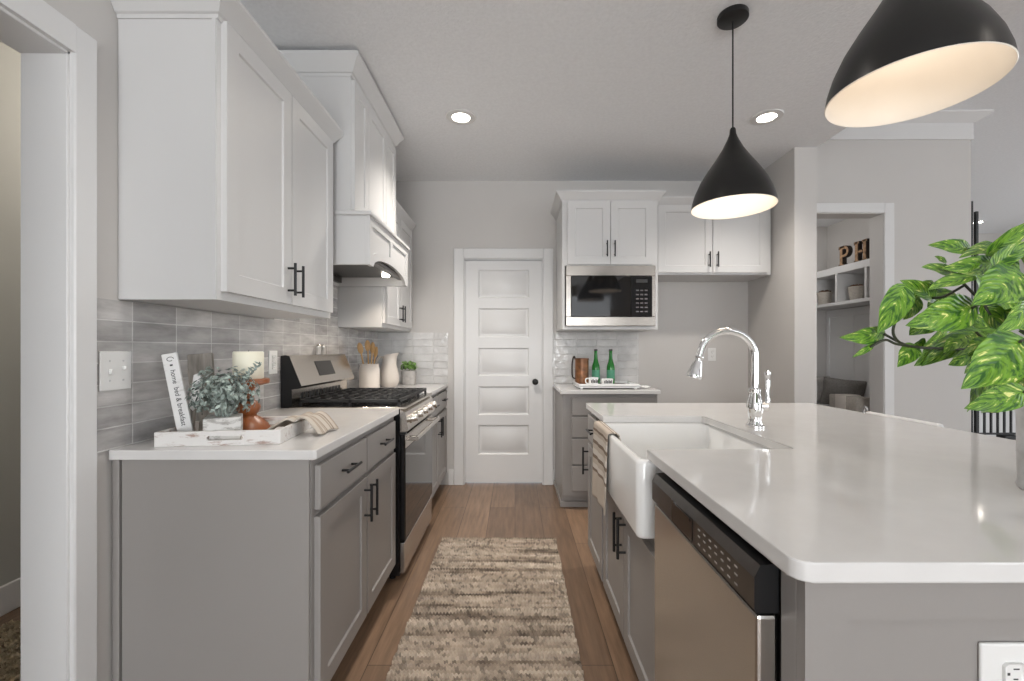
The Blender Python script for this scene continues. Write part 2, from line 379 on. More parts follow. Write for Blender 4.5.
# ---------------------------------------------------------------- setting
XW, YF, ZC = -1.24, 3.97, 2.741            # left wall, far wall, kitchen ceiling
XE, ZG = 2.27, 3.33                        # edge of the lower kitchen ceiling, great room ceiling
XC = 4.115                                 # outer corner of the mudroom wall
XC_ = 4.115
struct('floor', prism(NB(), [(-2.6, -3.7), (9.9, -3.7), (9.9, 6.06), (XC_-.01, 6.06), (XC_-.01, 5.5), (-2.6, 5.5)], -.05, 0), 'floor')
struct('floor_light_block', bx(XC_-.14, 9.9, 5.9, 8.0, -1.45, -1.4), 'floor')  # unseen floor below the railing, added to block a light leak
struct('ceiling', bx(-1.37, XE, -3.7, YF+.14, ZC, ZC+.06), 'ceil')
struct('ceiling_soffit', bx(XE-.02, XE, -3.7, YF, ZC+.06, ZG+.02), 'wall')
struct('ceiling_great_room', bx(XE, 9.9, -3.7, 8.1, ZG, ZG+.05), 'ceil')
b = NB()
OY0, OY1, OZ = .35, 1.234, 2.055           # cased opening in the left wall
box(b, XW-.12, XW, -3.7, OY0, 0, ZC); box(b, XW-.12, XW, OY1, YF+.14, 0, ZC); box(b, XW-.12, XW, OY0, OY1, OZ, ZC)
struct('wall_left', b, 'wall')
DX0, DX1, DZ = -.462, .255, 2.04           # pantry door
MX0, MX1, MZ = 2.45, 3.322, 2.45           # mudroom opening
b = NB()
box(b, XW, DX0, YF, YF+.14, 0, ZC); box(b, DX0, DX1, YF, YF+.14, DZ, ZC); box(b, DX1, XE, YF, YF+.14, 0, ZC)
box(b, XE, MX0, YF, YF+.14, 0, ZG); box(b, MX0, MX1, YF, YF+.14, MZ, ZG); box(b, MX1, XC, YF, YF+.14, 0, ZG)
struct('wall_far', b, 'wall')
struct('wall_alcove', bx(2.103, XE, 3.31, YF, 0, ZC), 'wall')
struct('wall_mudroom_side', bx(XC-.14, XC, YF+.14, 8.0, -1.4, ZG), 'wall')
struct('wall_great_room', bx(XC-.14, 9.9, 8.0, 8.1, -1.45, ZG), 'wall')
b = NB()
box(b, 9.8, 9.9, -3.7, 0.0, 0, ZG); box(b, 9.8, 9.9, 5.2, 8.0, 0, ZG); box(b, 9.8, 9.9, 0, 5.2, 0, .4); box(b, 9.8, 9.9, 0, 5.2, 3.1, ZG)
struct('wall_right', b, 'wall')
b = NB()
box(b, -1.37, -1.15, -3.8, -3.7, 0, ZG); box(b, 2.35, 3.7, -3.8, -3.7, 0, ZG); box(b, 7.9, 9.9, -3.8, -3.7, 0, ZG)
box(b, -1.15, 2.35, -3.8, -3.7, 2.56, ZG); box(b, 3.7, 7.9, -3.8, -3.7, 2.95, ZG); box(b, -1.15, 2.35, -3.8, -3.7, 0, .4); box(b, 3.7, 7.9, -3.8, -3.7, 0, .4)
struct('wall_rear', b, 'wall')
def window(n, x0, x1, z0, z1, y, bars):
    t = bpy.data.objects.new('window_%d' % n, None); COL.objects.link(t); t['kind'] = 'structure'
    t.location = ((x0+x1)/2, y, z0); w = (x1-x0)/2; h = z1-z0
    b = NB(); f = .06
    box(b, -w, w, -.03, .03, 0, f); box(b, -w, w, -.03, .03, h-f, h); box(b, -w, -w+f, -.03, .03, f, h-f); box(b, w-f, w, -.03, .03, f, h-f)
    for k in range(1, bars): box(b, -w+2*w*k/bars-.03, -w+2*w*k/bars+.03, -.03, .03, f, h-f)
    obj('frame', b, 'trim', t); obj('pane', bx(-w+f, w-f, -.004, .004, f, h-f), 'window', t); return t
window(1, -1.15, 2.35, .4, 2.56, -3.75, 3); window(2, 3.7, 7.9, .4, 2.95, -3.75, 4)
w3 = window(3, -2.6, 2.6, .4, 3.1, 9.85, 4); w3.rotation_euler = (0, 0, PI/2); w3.location = (9.85, 2.6, .4)
# hall beyond the opening
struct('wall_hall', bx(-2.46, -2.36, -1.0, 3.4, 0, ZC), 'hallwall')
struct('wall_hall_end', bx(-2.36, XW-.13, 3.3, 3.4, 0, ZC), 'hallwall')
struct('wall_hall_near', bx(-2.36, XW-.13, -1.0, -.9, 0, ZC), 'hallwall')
struct('ceiling_hall', bx(-2.46, XW-.13, -1.0, 3.4, ZC, ZC+.05), 'ceil')
b = NB(); box(b, -2.36, -2.345, -.9, 3.3, 0, .135, .004); struct('baseboard_hall', b, 'trim')
# mudroom shell
struct('wall_mudroom_right', bx(3.76, 3.84, YF+.14, 5.3, 0, 2.7), 'wall')
struct('wall_mudroom_back', bx(2.2, 3.84, 5.3, 5.4, 0, 2.7), 'wall')
struct('wall_mudroom_left', bx(2.2, 2.3, YF+.14, 5.3, 0, 2.7), 'wall')
struct('ceiling_mudroom', bx(2.2, 3.84, YF+.14, 5.4, 2.7, 2.75), 'ceil')
# casings
def casing(name, x0, x1, y, z1, w=.088, t=.018, left=True):
    b = NB()
    if left: box(b, x0-w, x0, y-t, y, 0, z1+w, .004)
    box(b, x1, x1+w, y-t, y, 0, z1+w, .004)
    box(b, x0 if left else x0-.3, x1, y-t-.001, y, z1, z1+w, .004)
    return struct(name, b, 'trim')
casing('trim_1', DX0, DX1, YF, DZ)
casing('trim_2', MX0, MX1, YF, MZ)
b = NB()     # jamb lining of the mudroom opening
box(b, MX1-.006, MX1+.001, YF-.004, YF+.145, 0, MZ); box(b, MX0, MX0+.006, YF-.004, YF+.145, 0, MZ); box(b, MX0, MX1, YF-.004, YF+.145, MZ-.006, MZ+.001)
struct('trim_3', b, 'wall')
b = NB()     # left cased opening: casing on the kitchen face, jamb lining, stop
box(b, XW, XW+.018, OY1-.012, OY1+.056, 0, OZ+.07, .004); box(b, XW, XW+.018, OY0-.07, OY0, 0, OZ+.07, .004)
box(b, XW, XW+.018, OY0-.002, OY1-.008, OZ-.010, OZ+.07, .001)
box(b, XW-.126, XW+.004, OY1-.02, OY1, 0, OZ, .002); box(b, XW-.126, XW+.004, OY0, OY0+.02, 0, OZ, .002); box(b, XW-.126, XW+.004, OY0, OY1, OZ-.018, OZ, .002)
struct('trim_4', b, 'trim')
# pantry door
t = bpy.data.objects.new('door_1', None); COL.objects.link(t); t['kind'] = 'structure'; t.location = (DX0, YF+.03, 0)
w = DX1-DX0
obj('jamb', box(box(box(NB(), 0, .008, -.03, .10, 0, DZ), w-.008, w, -.03, .10, 0, DZ), .008, w-.008, -.03, .10, DZ-.008, DZ), 'trim', t)
pz = [(.265, .535), (.625, .885), (.980, 1.235), (1.33, 1.595), (1.690, 1.945)]
ds = obj('door_slab', panel(w-.02, 2.015, .035, [(.118, w-.138, a-.012, c-.012) for a, c in pz], rec=.011, slope=.012, x0=.010, z0=.012, raised=.016), 'trim', t)
b = lathe(NB(), [(0, 0), (.026, 0), (.027, .004), (.012, .008), (.011, .022), (.022, .028), (.028, .042), (.026, .054), (.014, .061), (0, .062)], n=28)
xform(b, Matrix.Translation((.645, 0, .928)) @ Matrix.Rotation(PI/2, 4, 'X'))
obj('door_knob', b, 'black', t)
for z in (.25, 1.0, 1.8): obj('hinge', bx(.004, .014, -.008, .001, z, z+.09, .002), 'plastic', t)
# baseboards
def bb(name, x0, x1): struct(name, box(NB(), x0, x1, YF-.015, YF, 0, .14, .004), 'trim')
bb('baseboard_far', -.600, DX0-.088); bb('baseboard_far_right', DX1+.088, .352)
b = NB(); box(b, MX1+.088, XC, YF-.015, YF, 0, .14, .004); struct('baseboard_right', b, 'trim')
# frieze and crown of the mudroom wall in the high room
b = NB(); box(b, XE+.001, XC+.012, YF-.014, YF, 3.11, 3.262, .002); box(b, XC, XC+.014, YF, 7.99, 3.11, 3.262)
for A, B in (((XE+.001, YF), (XC, YF)),):
    prof = [(0.0, 3.255), (.014, 3.255), (.10, 3.315), (.10, ZG), (0, ZG)]
    l1 = [b.verts.new((XE+.001, YF-d, z)) for d, z in prof]; l2 = [b.verts.new((XC+d, YF-d, z)) for d, z in prof]; l3 = [b.verts.new((XC+d, 7.98, z)) for d, z in prof]
    for A_, B_ in ((l1, l2), (l2, l3)):
        for i in range(5): b.faces.new((A_[i], A_[(i+1) % 5], B_[(i+1) % 5], B_[i]))
    b.faces.new(l1[::-1]); b.faces.new(l3)
struct('trim_5', b, 'trim', smooth=False)
# backsplash tile fields
TZ0, TZ1 = .9145, 1.372
b = NB(); box(b, XW, XW+.008, 1.297, 2.25, TZ0, TZ1); box(b, XW, XW+.008, 2.25, 3.06, TZ0, 1.665); box(b, XW, XW+.008, 3.06, YF-.008, TZ0, TZ1)
o = struct('backsplash_left', b, 'tile', smooth=False)
o = struct('backsplash_far', bx(XW+.008, -.605, YF-.008, YF, TZ0, TZ1), 'tilefar', smooth=False)
o = struct('backsplash_right', bx(.343, 1.115, YF-.008, YF, TZ0, TZ1), 'tilefar', smooth=False)

# ---------------------------------------------------------------- ceiling lamps and pendants
def can_light(x, y, z, label, power):
    t = thing('recessed_light', label, 'ceiling light', (x, y, z), 0, 'recessed ceiling lights')
    obj('trim_ring', lathe(NB(), [(.058, -.002), (.060, -.008), (.095, -.006), (.099, 0), (.058, 0), (.058, -.002)], n=40), 'trim', t)
    obj('diffuser', lathe(NB(), [(0, -.003), (.057, -.003), (.057, -.0005), (0, -.0005)], n=32), 'lamp_far' if x > 5 else 'lamp', t)
    l = bpy.data.lights.new('can_lamp', 'SPOT'); l.energy = power; l.color = (1, .93, .85); l.spot_size = 2.1; l.spot_blend = 1.0; l.shadow_soft_size = .06
    lo = bpy.data.objects.new('can_lamp', l); COL.objects.link(lo); lo.location = (0, 0, -.02); lo.parent = t
can_light(-.353, 2.876, ZC, 'round white recessed ceiling light nearest the hood cabinet', 86)
can_light(1.645, 2.876, ZC, 'round recessed ceiling light between the two black pendants and the alcove wall', 62)
can_light(7.66, 7.28, ZG, 'small recessed ceiling light far off beside the tall black posts', 20)
for cx, cy, pw in ((-.20, 1.30, 26), (1.9, .35, 15)): can_light(cx, cy, ZC, 'unseen recessed ceiling light added overhead as fill, above the top of the frame', pw)  # unseen cans added as fill; a cabinet door glint supports the left one

def pendant(y, label, power):
    t = thing('pendant_lamp', label, 'pendant light', (.99, y, 1.866), 0, 'black pendants over the island')
    H = ZC-1.866; KR, KZ = .905, 1.045
    obj('canopy', lathe(NB(), [(0, H), (.064, H), (.066, H-.004), (.066, H-.022), (.060, H-.027), (.012, H-.030), (0, H-.030)], n=36), 'black', t)
    obj('cord', tube(NB(), [(0, 0, H-.029), (0, 0, .345)], .0035, 8), 'black', t)
    out = [(0, .345), (.010, .345), (.014, .338), (.016, .318), (.026, .295), (.050, .252), (.082, .208), (.120, .160), (.154, .112), (.178, .066), (.192, .025), (.1965, 0)]
    obj('shade', lathe(NB(), [(a*KR, c*KZ) for a, c in out], n=64), 'shade_out', t)
    inn = [(.1965, 0), (.1945, -.002), (.1925, .001), (.187, .026), (.173, .066), (.149, .111), (.115, .158), (.077, .206), (.045, .248), (.020, .29), (0, .30)]
    obj('shade_lining', lathe(NB(), [(a*KR, c*KZ) for a, c in inn], n=64), 'shade_in', t)
    l = bpy.data.lights.new('pendant_bulb', 'POINT'); l.energy = power; l.color = (1, .90, .79); l.shadow_soft_size = .045
    lo = bpy.data.objects.new('pendant_bulb', l); COL.objects.link(lo); lo.location = (0, 0, .13); lo.parent = t; l.shadow_soft_size = .10
    obj('bulb', lathe(NB(), [(0, .16), (.018, .163), (.032, .18), (.035, .20), (.026, .225), (.015, .245), (.013, .27), (0, .272)], n=20), 'bulb', t)
pendant(2.0, 'black teardrop pendant lamp hanging whole in view before the fridge cabinet', 1.1)
pendant(1.10, 'large near black pendant lamp cut by the top of the frame', .42)

# ---------------------------------------------------------------- left run: base cabinets, counters
def carcass(w, d, z0, z1, m, toe=True, y0=0):
    bm = NB(); box(bm, 0, w, y0, y0+d, z0, z1)
    if toe: box(bm, .0, w, y0+.075, y0+d, 0, z0)
    return bm
RL = PI/2
# near base cabinet: local x runs along +Y, local -y is towards the aisle
W1 = .925
t = thing('base_cabinet', 'near taupe base cabinet with wide side panel under the tray counter', 'cabinet', (-.630, 1.360, 0), RL, 'taupe base cabinets')
obj('carcass', carcass(W1, .605, .11, .882, 'grey'), 'grey', t)
b = NB(); box(b, -.012, -.001, .002, .575, 0, .882, .001); box(b, -.012, -.001, .583, .605, 0, .882, .001)
obj('side_panel', b, 'grey', t)
dw = .430
drawer(t, .020, .717, dw, .140, -.02, 'grey'); drawer(t, .462, .717, dw-.005, .140, -.02, 'grey')
door(t, .020, .125, dw, .570, -.02, 'grey', .020+dw-.03, .60, .15); door(t, .462, .125, dw-.005, .570, -.02, 'grey', .462+.03, .60, .15)
W2 = .87
t = thing('base_cabinet', 'far taupe base cabinet between the range and the pantry door', 'cabinet', (-.630, 3.080, 0), RL, 'taupe base cabinets')
obj('carcass', carcass(W2, .605, .11, .882, 'grey'), 'grey', t)
for k in (0, 1):
    x0 = .015+k*.425
    drawer(t, x0, .717, .415, .140, -.02, 'grey')
    door(t, x0, .125, .415, .570, -.02, 'grey', x0+.385-k*.355, .60, .15)
def slab(name, pts, label, cat='countertop', bev=.003):
    cx = sum(p[0] for p in pts)/len(pts); cy = sum(p[1] for p in pts)/len(pts)
    b = prism(NB(), [(x-cx, y-cy) for x, y in pts], 0, .03, bev, seg=2)
    return tag(obj(name, b, 'quartz', None, (cx, cy, .884), angle=.2), label, cat)
def rrect(x0, x1, y0, y1, r=.006): 
    return [(x0+r, y0), (x1-r, y0), (x1, y0+r), (x1, y1-r), (x1-r, y1), (x0+r, y1), (x0, y1-r), (x0, y0+r)]
slab('countertop', rrect(-1.2395, -.605, 1.334, 2.298, .008), 'white quartz countertop in front carrying the whitewashed tray')
slab('countertop', rrect(-1.231, -.605, 3.072, YF-.009, .004), 'white quartz countertop beyond the range carrying crock and pitcher')

# ---------------------------------------------------------------- left uppers
t = thing('wall_cabinet', 'nearest white wall cabinet with two shaker doors above the tray', 'cabinet', (-.930, 1.373, 1.376), RL, 'white wall cabinets')
b = NB(); box(b, 0, .845, 0, .309, 0, .895, .001); box(b, -.004, -.0005, .002, .014, .01, .885)
obj('carcass', b, 'white', t)
door(t, .018, .028, .402, .855, -.02, 'white', .018+.402-.03, .125, .13, .06); door(t, .426, .028, .402, .855, -.02, 'white', .426+.03, .125, .13, .06)
crown(t, 0, .845, -.002, .309, .875, .957, .05)
t = thing('wall_cabinet', 'white wall cabinet in the far left corner behind the range hood', 'cabinet', (-.930, 3.072, 1.376), RL, 'white wall cabinets')
b = NB(); box(b, 0, .845, 0, .309, 0, .895, .001)
obj('carcass', b, 'white', t)
door(t, .018, .028, .402, .855, -.02, 'white', .018+.402-.03, .125, .13); door(t, .426, .028, .402, .855, -.02, 'white', .426+.03, .125, .13)
crown(t, 0, .845, -.002, .309, .875, .957, .045, left=False, right=False)

# range hood: tall panelled box on a wider arched hood
HW = .80
t = thing('range_hood', 'white panelled range hood with arched front and tall box above', 'range hood', (-.745, 2.258, 1.657), RL)
b = NB(); box(b, .0, HW, .098, .494, .275, .985, .001); obj('chimney_box', b, 'white', t)
for i, (x0, w) in enumerate(((.008, .215), (.229, .335), (.570, .222))):
    obj('panel', shaker(w, .665, .018, .055, x0=x0, z0=.285, y0=.08), 'white', t)
crown(t, 0, HW, .096, .494, .965, 1.062, .055)
b = NB(); box(b, -.012, HW+.012, -.012, .494, .252, .275, .004); obj('ledge', b, 'white', t)
b = NB(); box(b, 0, .02, .0205, .494, 0, .252, .001); box(b, HW-.02, HW, .0205, .494, 0, .252, .001); box(b, .02, HW-.02, .474, .494, 0, .252)
obj('hood_side', b, 'white', t)
def arch(u):
    a, e = .06, HW-.06
    if u <= a or u >= e: return 0.0
    s = (u-a)/(e-a)*2-1
    return .068*(1-s*s)**.5 if abs(s) < 1 else 0
b = NB(); n = 40
us = [HW*i/n for i in range(n+1)]
for u0, u1 in zip(us, us[1:]):       # recessed board
    q = [(u0, arch(u0)+.0), (u1, arch(u1)+.0), (u1, .252), (u0, .252)]
    prism_v = [b.verts.new((x, .0079, z)) for x, z in q]; back = [b.verts.new((x, .02, z)) for x, z in q]
    b.faces.new(prism_v); b.faces.new(back[::-1])
    for i in range(4): b.faces.new((prism_v[i], back[i], back[(i+1) % 4], prism_v[(i+1) % 4]))
def rail(u0, u1, f0, f1, y0, y1):
    k = max(1, int((u1-u0)/.02)); uu = [u0+(u1-u0)*i/k for i in range(k+1)]
    lo = [(u, f0(u)) for u in uu]; hi = [(u, f1(u)) for u in uu]
    loop = lo+hi[::-1]
    fr = [b.verts.new((x, y0, z)) for x, z in loop]; bk = [b.verts.new((x, y1, z)) for x, z in loop]
    m_ = len(loop)
    b.faces.new(fr); b.faces.new(bk[::-1])
    for i in range(m_): b.faces.new((fr[i], bk[i], bk[(i+1) % m_], fr[(i+1) % m_]))
PB, PT = (lambda u: max(.062, arch(u)+.045)), (lambda u: .207)
rail(0, HW, PT, lambda u: .252, 0, .008)
rail(0, HW, arch, PB, 0, .008)
for a, c in ((0, .045), (.375, .425), (HW-.045, HW)): rail(a, c, PB, PT, 0, .008)
obj('arched_front', b, 'white', t, angle=.4)
obj('filter', bx(.02, HW-.02, .03, .474, .060, .066), 'filter', t)
obj('liner', bx(.021, HW-.021, .021, .06, .04, .0595, .002), 'dsteel', t); obj('liner', bx(.021, HW-.021, .45, .4735, .02, .0595, .002), 'dsteel', t)
for x in (.16, .62):
    o = obj('hood_lamp', lathe(NB(), [(0, .030), (.022, .032), (.026, .040), (.026, .05), (0, .05)], n=20), 'lamp', t, (x, .10, .006))
    l = bpy.data.lights.new('hood_bulb', 'SPOT'); l.energy = 5; l.color = (1, .86, .70); l.spot_size = 2.2; l.spot_blend = .8; l.shadow_soft_size = .02
    lo = bpy.data.objects.new('hood_bulb', l); COL.objects.link(lo); lo.parent = t; lo.location = (x, .10, .02)

# ---------------------------------------------------------------- gas range
RW = .756
t = thing('gas_range', 'stainless gas range with black grates and slanted back panel under hood', 'range', (-.605, 2.306, 0), RL)
obj('body', box(NB(), 0, RW, 0, .60, .03, .905, .002), 'blackgloss', t)
b = NB(); box(b, .002, RW-.002, -.028, -.002, .215, .770, .004, 2); od = obj('oven_door', b, 'blackgloss', t)
obj('top_band', box(NB(), .002, RW-.002, -.031, -.0285, .700, .770, .001), 'steelh', od)
obj('oven_glass', bx(.006, RW-.006, -.0305, -.0282, .222, .698, .001), 'glassk', od)
b = NB(); tube(b, [(.045, -.078, .745), (RW-.045, -.078, .745)], .0125, 14)
for x in (.055, RW-.055): box(b, x-.012, x+.012, -.078, -.027, .733, .757, .003)
obj('handle', b, 'steelh', od)
obj('drawer', box(NB(), .002, RW-.002, -.026, -.002, .045, .205, .004, 2), 'steel', t)
for x in (.05, RW-.05):
    for y in (.05, .55): obj('foot', lathe(NB(), [(0, 0), (.016, 0), (.016, .01), (.009, .012), (.009, .031), (0, .031)], n=14), 'black', t, (x, y, 0))
b = NB()     # sloped control panel
pr = [(-.002, .785), (-.040, .790), (-.046, .800), (-.030, .888), (-.002, .905)]
for x in (0, RW): pass
L0 = [b.verts.new((0, y, z)) for y, z in pr]; L1 = [b.verts.new((RW, y, z)) for y, z in pr]
for i in range(5): b.faces.new((L0[i], L0[(i+1) % 5], L1[(i+1) % 5], L1[i]))
b.faces.new(L0[::-1]); b.faces.new(L1)
cp = obj('control_panel', b, 'steelh', t, smooth=False)
for k in range(5):
    kb = lathe(NB(), [(0, 0), (.026, 0), (.026, .006), (.020, .008), (.019, .034), (.016, .038), (0, .038)], n=24)
    xform(kb, Matrix.Translation((.09+.144*k, -.038, .845)) @ Matrix.Rotation(PI/2-.18, 4, 'X'))
    obj('knob', kb, 'steel', t)
obj('vent_strip', box(NB(), .0, .03, -.032, -.002, .772, .783, .001), 'black', t)
b = NB(); box(b, 0, RW, -.03, .60, .905, .918, .003); obj('cooktop', b, 'steelh', t)
obj('cooktop_well', bx(.03, RW-.03, .02, .53, .918, .921, .001), 'blackgloss', t)
for k in range(3):
    b = NB(); x0 = .032+k*.231; x1 = x0+.229; y0, y1 = .012, .535; r = .0065
    for (p, q) in (((x0, y0), (x1, y0)), ((x0, y1), (x1, y1)), ((x0, y0), (x0, y1)), ((x1, y0), (x1, y1)), ((x0, .27), (x1, .27)), (((x0+x1)/2, y0), ((x0+x1)/2, y1))):
        xa, xb = sorted((p[0], q[0])); ya, yb = sorted((p[1], q[1]))
        box(b, xa-r, xb+r, ya-r, yb+r, .938, .956, .002)
    for yy in (.075, .14, .205, .335, .40, .465):
        box(b, x0, x0+.078, yy-.005, yy+.005, .940, .958, .002); box(b, x1-.078, x1, yy-.005, yy+.005, .940, .958, .002)
    for x in (x0, x1):
        for y in (y0, .27, y1): box(b, x-r, x+r, y-r, y+r, .9185, .939)
    obj('grate', b, 'iron', t)
for x, y in ((.145, .14), (.145, .40), (.378, .27), (.61, .14), (.61, .40)):
    obj('burner', lathe(NB(), [(0, .921), (.045, .921), (.045, .929), (.033, .931), (.033, .936), (.030, .9375), (0, .9375)], n=24), 'iron', t, (x, y, 0))
b = NB()
pr = [(.600, .905), (.565, .921), (.565, 1.01), (.520, 1.016), (.514, 1.028), (.578, 1.186), (.600, 1.190), (.622, 1.186), (.622, .905)]
L0 = [b.verts.new((0, y, z)) for y, z in pr]; L1 = [b.verts.new((RW, y, z)) for y, z in pr]; n = len(pr)
for i in range(n): b.faces.new((L0[i], L0[(i+1) % n], L1[(i+1) % n], L1[i])).material_index = 0
for f in (b.faces.new(L0[::-1]), b.faces.new(L1)): f.material_index = 1
bg = obj('back_guard', b, ['steelh', 'black'], t, smooth=False)
b = NB(); box(b, .255, .475, -.002, .002, -.045, .045, .001)
sl = math.atan2(1.186-1.028, .578-.514)
xform(b, Matrix.Translation((0, .5465, 1.110)) @ Matrix.Rotation(sl-PI/2, 4, 'X'))
obj('display', b, 'glassk', bg)
b = NB()
for k in range(12): box(b, .10+.046*k, .10+.046*k+.03, .5635, .566, .945, .985)
obj('vent', b, 'slot', bg)

# ---------------------------------------------------------------- far right: microwave tower, fridge cabinet, drawer base
t = thing('wall_cabinet', 'white wall cabinet with two doors built around the microwave', 'cabinet', (.372, 3.465, 1.381), 0, 'white wall cabinets')
CW = .752
b = NB(); box(b, 0, .02, 0, .495, 0, 1.02); box(b, CW-.02, CW, 0, .495, 0, 1.02); box(b, .02, CW-.02, .005, .495, 0, .022); box(b, .02, CW-.02, .0, .495, .498, 1.02); box(b, .02, CW-.02, .475, .495, .022, .498)
box(b, .0, CW, -.002, .012, -.004, .016, .001)
obj('carcass', b, 'white', t)
door(t, .042, .506, .332, .497, -.02, 'white', .042+.332-.028, .625, .125); door(t, .378, .506, .332, .497, -.02, 'white', .378+.028, .625, .125)
crown(t, 0, CW, -.001, .495, 1.0, 1.078, .05)
t = thing('microwave', 'built-in stainless microwave with dark glass door in white cabinet', 'microwave', (.372+.026, 3.44, 1.381+.023), 0)
MW, MH = .70, .472
obj('body', bx(.03, MW-.03, .03, .42, .03, MH-.03), 'black', t)
b = NB(); fz0, fz1 = .072, MH-.080
box(b, 0, MW, -.004, .024, 0, fz0, .003); box(b, 0, MW, -.004, .024, fz1, MH, .003); box(b, 0, .040, -.004, .024, fz0, fz1, .002); box(b, MW-.028, MW, -.004, .024, fz0, fz1, .002)
obj('trim_frame', b, 'steelh', t)
gd = obj('glass_door', box(NB(), .0415, .505, -.010, .022, fz0+.001, fz1-.001, .002), 'glassk', t)
obj('window', bx(.085, .465, -.0112, -.0095, fz0+.05, fz1-.05), 'blackgloss', gd)
pn = obj('control_panel', box(NB(), .5065, MW-.0295, -.010, .022, fz0+.001, fz1-.001, .002), 'blackgloss', t)
obj('display', bx(.545, .635, -.0113, -.0095, fz1-.055, fz1-.028), 'slot', pn)
for r in range(6):
    for c in range(3):
        obj('button', bx(.545+.034*c, .567+.034*c, -.0113, -.0095, fz0+.035+.033*r, fz0+.045+.033*r), 'dsteel', pn)
t = thing('wall_cabinet', 'white wall cabinet with two doors over the empty fridge alcove', 'cabinet', (1.128, 3.59, 1.829), 0, 'white wall cabinets')
b = NB(); box(b, 0, .958, 0, .375, 0, .575, .001); obj('carcass', b, 'white', t)
door(t, .034, .016, .440, .549, -.02, 'white', .034+.440-.03, .118, .125); door(t, .480, .016, .440, .549, -.02, 'white', .480+.03, .118, .125)
crown(t, 0, .960, -.001, .375, .552, .628, .045, left=False, right=False)
t = thing('base_cabinet', 'taupe drawer base cabinet left of the fridge alcove with beer bottles above', 'cabinet', (.362, 3.345, 0), 0, 'taupe base cabinets')
BW = .72
b = carcass(BW, .617, .11, .882, 'grey'); obj('carcass', b, 'grey', t)
obj('toe_trim', box(box(NB(), -.012, BW, .060, .074, 0, .045, .002), -.012, -.001, .0745, .617, 0, .045, .002), 'grey', t)
for z, h in ((.722, .137), (.556, .150), (.352, .190), (.150, .188)): drawer(t, .07, z, BW-.085, h, -.02, 'grey', handle=False)
slab('countertop', rrect(.343, 1.097, 3.31, YF-.009, .004), 'small white quartz countertop under the microwave carrying green bottles')

# ---------------------------------------------------------------- island
IX0, IX1, IY0, IY1 = .405, 1.69, .632, 2.52
SY0, SY1, SX1 = 1.352, 2.018, .868
r = .012
pts = [*[(IX0+.024-.024*math.cos(a_*PI/16), IY0+.024-.024*math.sin(a_*PI/16)) for a_ in range(9)], (IX1-r, IY0), (IX1, IY0+r), (IX1, IY1-r), (IX1-r, IY1), (IX0+r, IY1), (IX0, IY1-r), (IX0, SY1), (SX1-r, SY1), (SX1, SY1-r), (SX1, SY0+r), (SX1-r, SY0), (IX0, SY0)]
slab('countertop', pts, 'broad white quartz island countertop notched around the apron sink')
# far island cabinet (local x runs towards the camera)
RI = -PI/2
t = thing('island_cabinet', 'taupe island cabinet at far end with drawer and hanging towel', 'cabinet', (.430, 2.490, 0), RI, 'taupe island cabinets')
obj('carcass', carcass(.430, .62, .11, .882, 'grey'), 'grey', t)
drawer(t, .015, .717, .400, .140, -.02, 'grey'); door(t, .015, .125, .400, .570, -.02, 'grey', .035, .60, .15)
t = thing('island_cabinet', 'taupe island cabinet under apron sink with two shaker doors', 'cabinet', (.430, 2.056, 0), RI, 'taupe island cabinets')
SW = .795
b = NB(); box(b, 0, .018, 0, .62, .11, .882); box(b, SW-.018, SW, 0, .62, .11, .882); box(b, .018, SW-.018, 0, .62, .11, .13); box(b, .018, SW-.018, .60, .62, .13, .882); box(b, .018, SW-.018, 0, .02, .605, .632); box(b, 0, SW, .075, .62, 0, .11)
obj('carcass', b, 'grey', t)
door(t, .012, .125, .382, .480, -.02, 'grey', .012+.382-.028, .52, .15); door(t, .400, .125, .382, .480, -.02, 'grey', .400+.028, .52, .15)
t = thing('kitchen_island', 'taupe framed end of the island with white outlet, nearest the camera', 'kitchen island', (.430, .652, 0))
PWd = .92
obj('end_panel', panel(PWd, .882, .02, [(.062, .86, .10, .820)], rec=.013, slope=.0015), 'grey', t)
obj('filler', bx(0, .62, .021, .060, 0, .882, .001), 'grey', t)
obj('back_panel', bx(.64, PWd, .021, 1.845, 0, .882, .001), 'grey', t)
# apron sink
t = thing('sink', 'white fireclay apron sink with glossy front set into island', 'sink', (.372, 1.336, .640))
def rloop(bm, x0, x1, y0, y1, r, z, n=6):
    out = []
    for cx, cy, a in ((x1-r, y0+r, -PI/2), (x1-r, y1-r, 0), (x0+r, y1-r, PI/2), (x0+r, y0+r, PI)):
        for k in range(n+1):
            an = a+PI/2*k/n; out.append(bm.verts.new((cx+r*math.cos(an), cy+r*math.sin(an), z)))
    return out
b = NB(); D, Lk = .530, .698
lp = [rloop(b, .012, D-.012, .012, Lk-.012, .02, 0), rloop(b, .003, D-.003, .003, Lk-.003, .024, .004), rloop(b, 0, D, 0, Lk, .026, .014), rloop(b, 0, D, 0, Lk, .026, .230), rloop(b, .003, D-.003, .003, Lk-.003, .024, .239), rloop(b, .010, D-.010, .010, Lk-.010, .02, .2425),
      rloop(b, .018, D-.018, .020, Lk-.020, .02, .2425), rloop(b, .026, D-.026, .026, Lk-.026, .03, .236), rloop(b, .030, D-.030, .030, Lk-.030, .035, .06), rloop(b, .045, D-.045, .045, Lk-.045, .045, .03), rloop(b, .08, D-.08, .08, Lk-.08, .05, .022)]
for A, B in zip(lp, lp[1:]):
    n = len(A)
    for i in range(n): b.faces.new((A[i], A[(i+1) % n], B[(i+1) % n], B[i]))
b.faces.new(lp[0][::-1]); b.faces.new(lp[-1])
obj('basin', b, 'ceramic', t, angle=.9)
obj('drain', lathe(NB(), [(0, .024), (.03, .024), (.045, .0235), (.045, .026), (.032, .027), (.028, .022), (0, .022)], n=28), 'chrome', t, (.28, .35, 0))
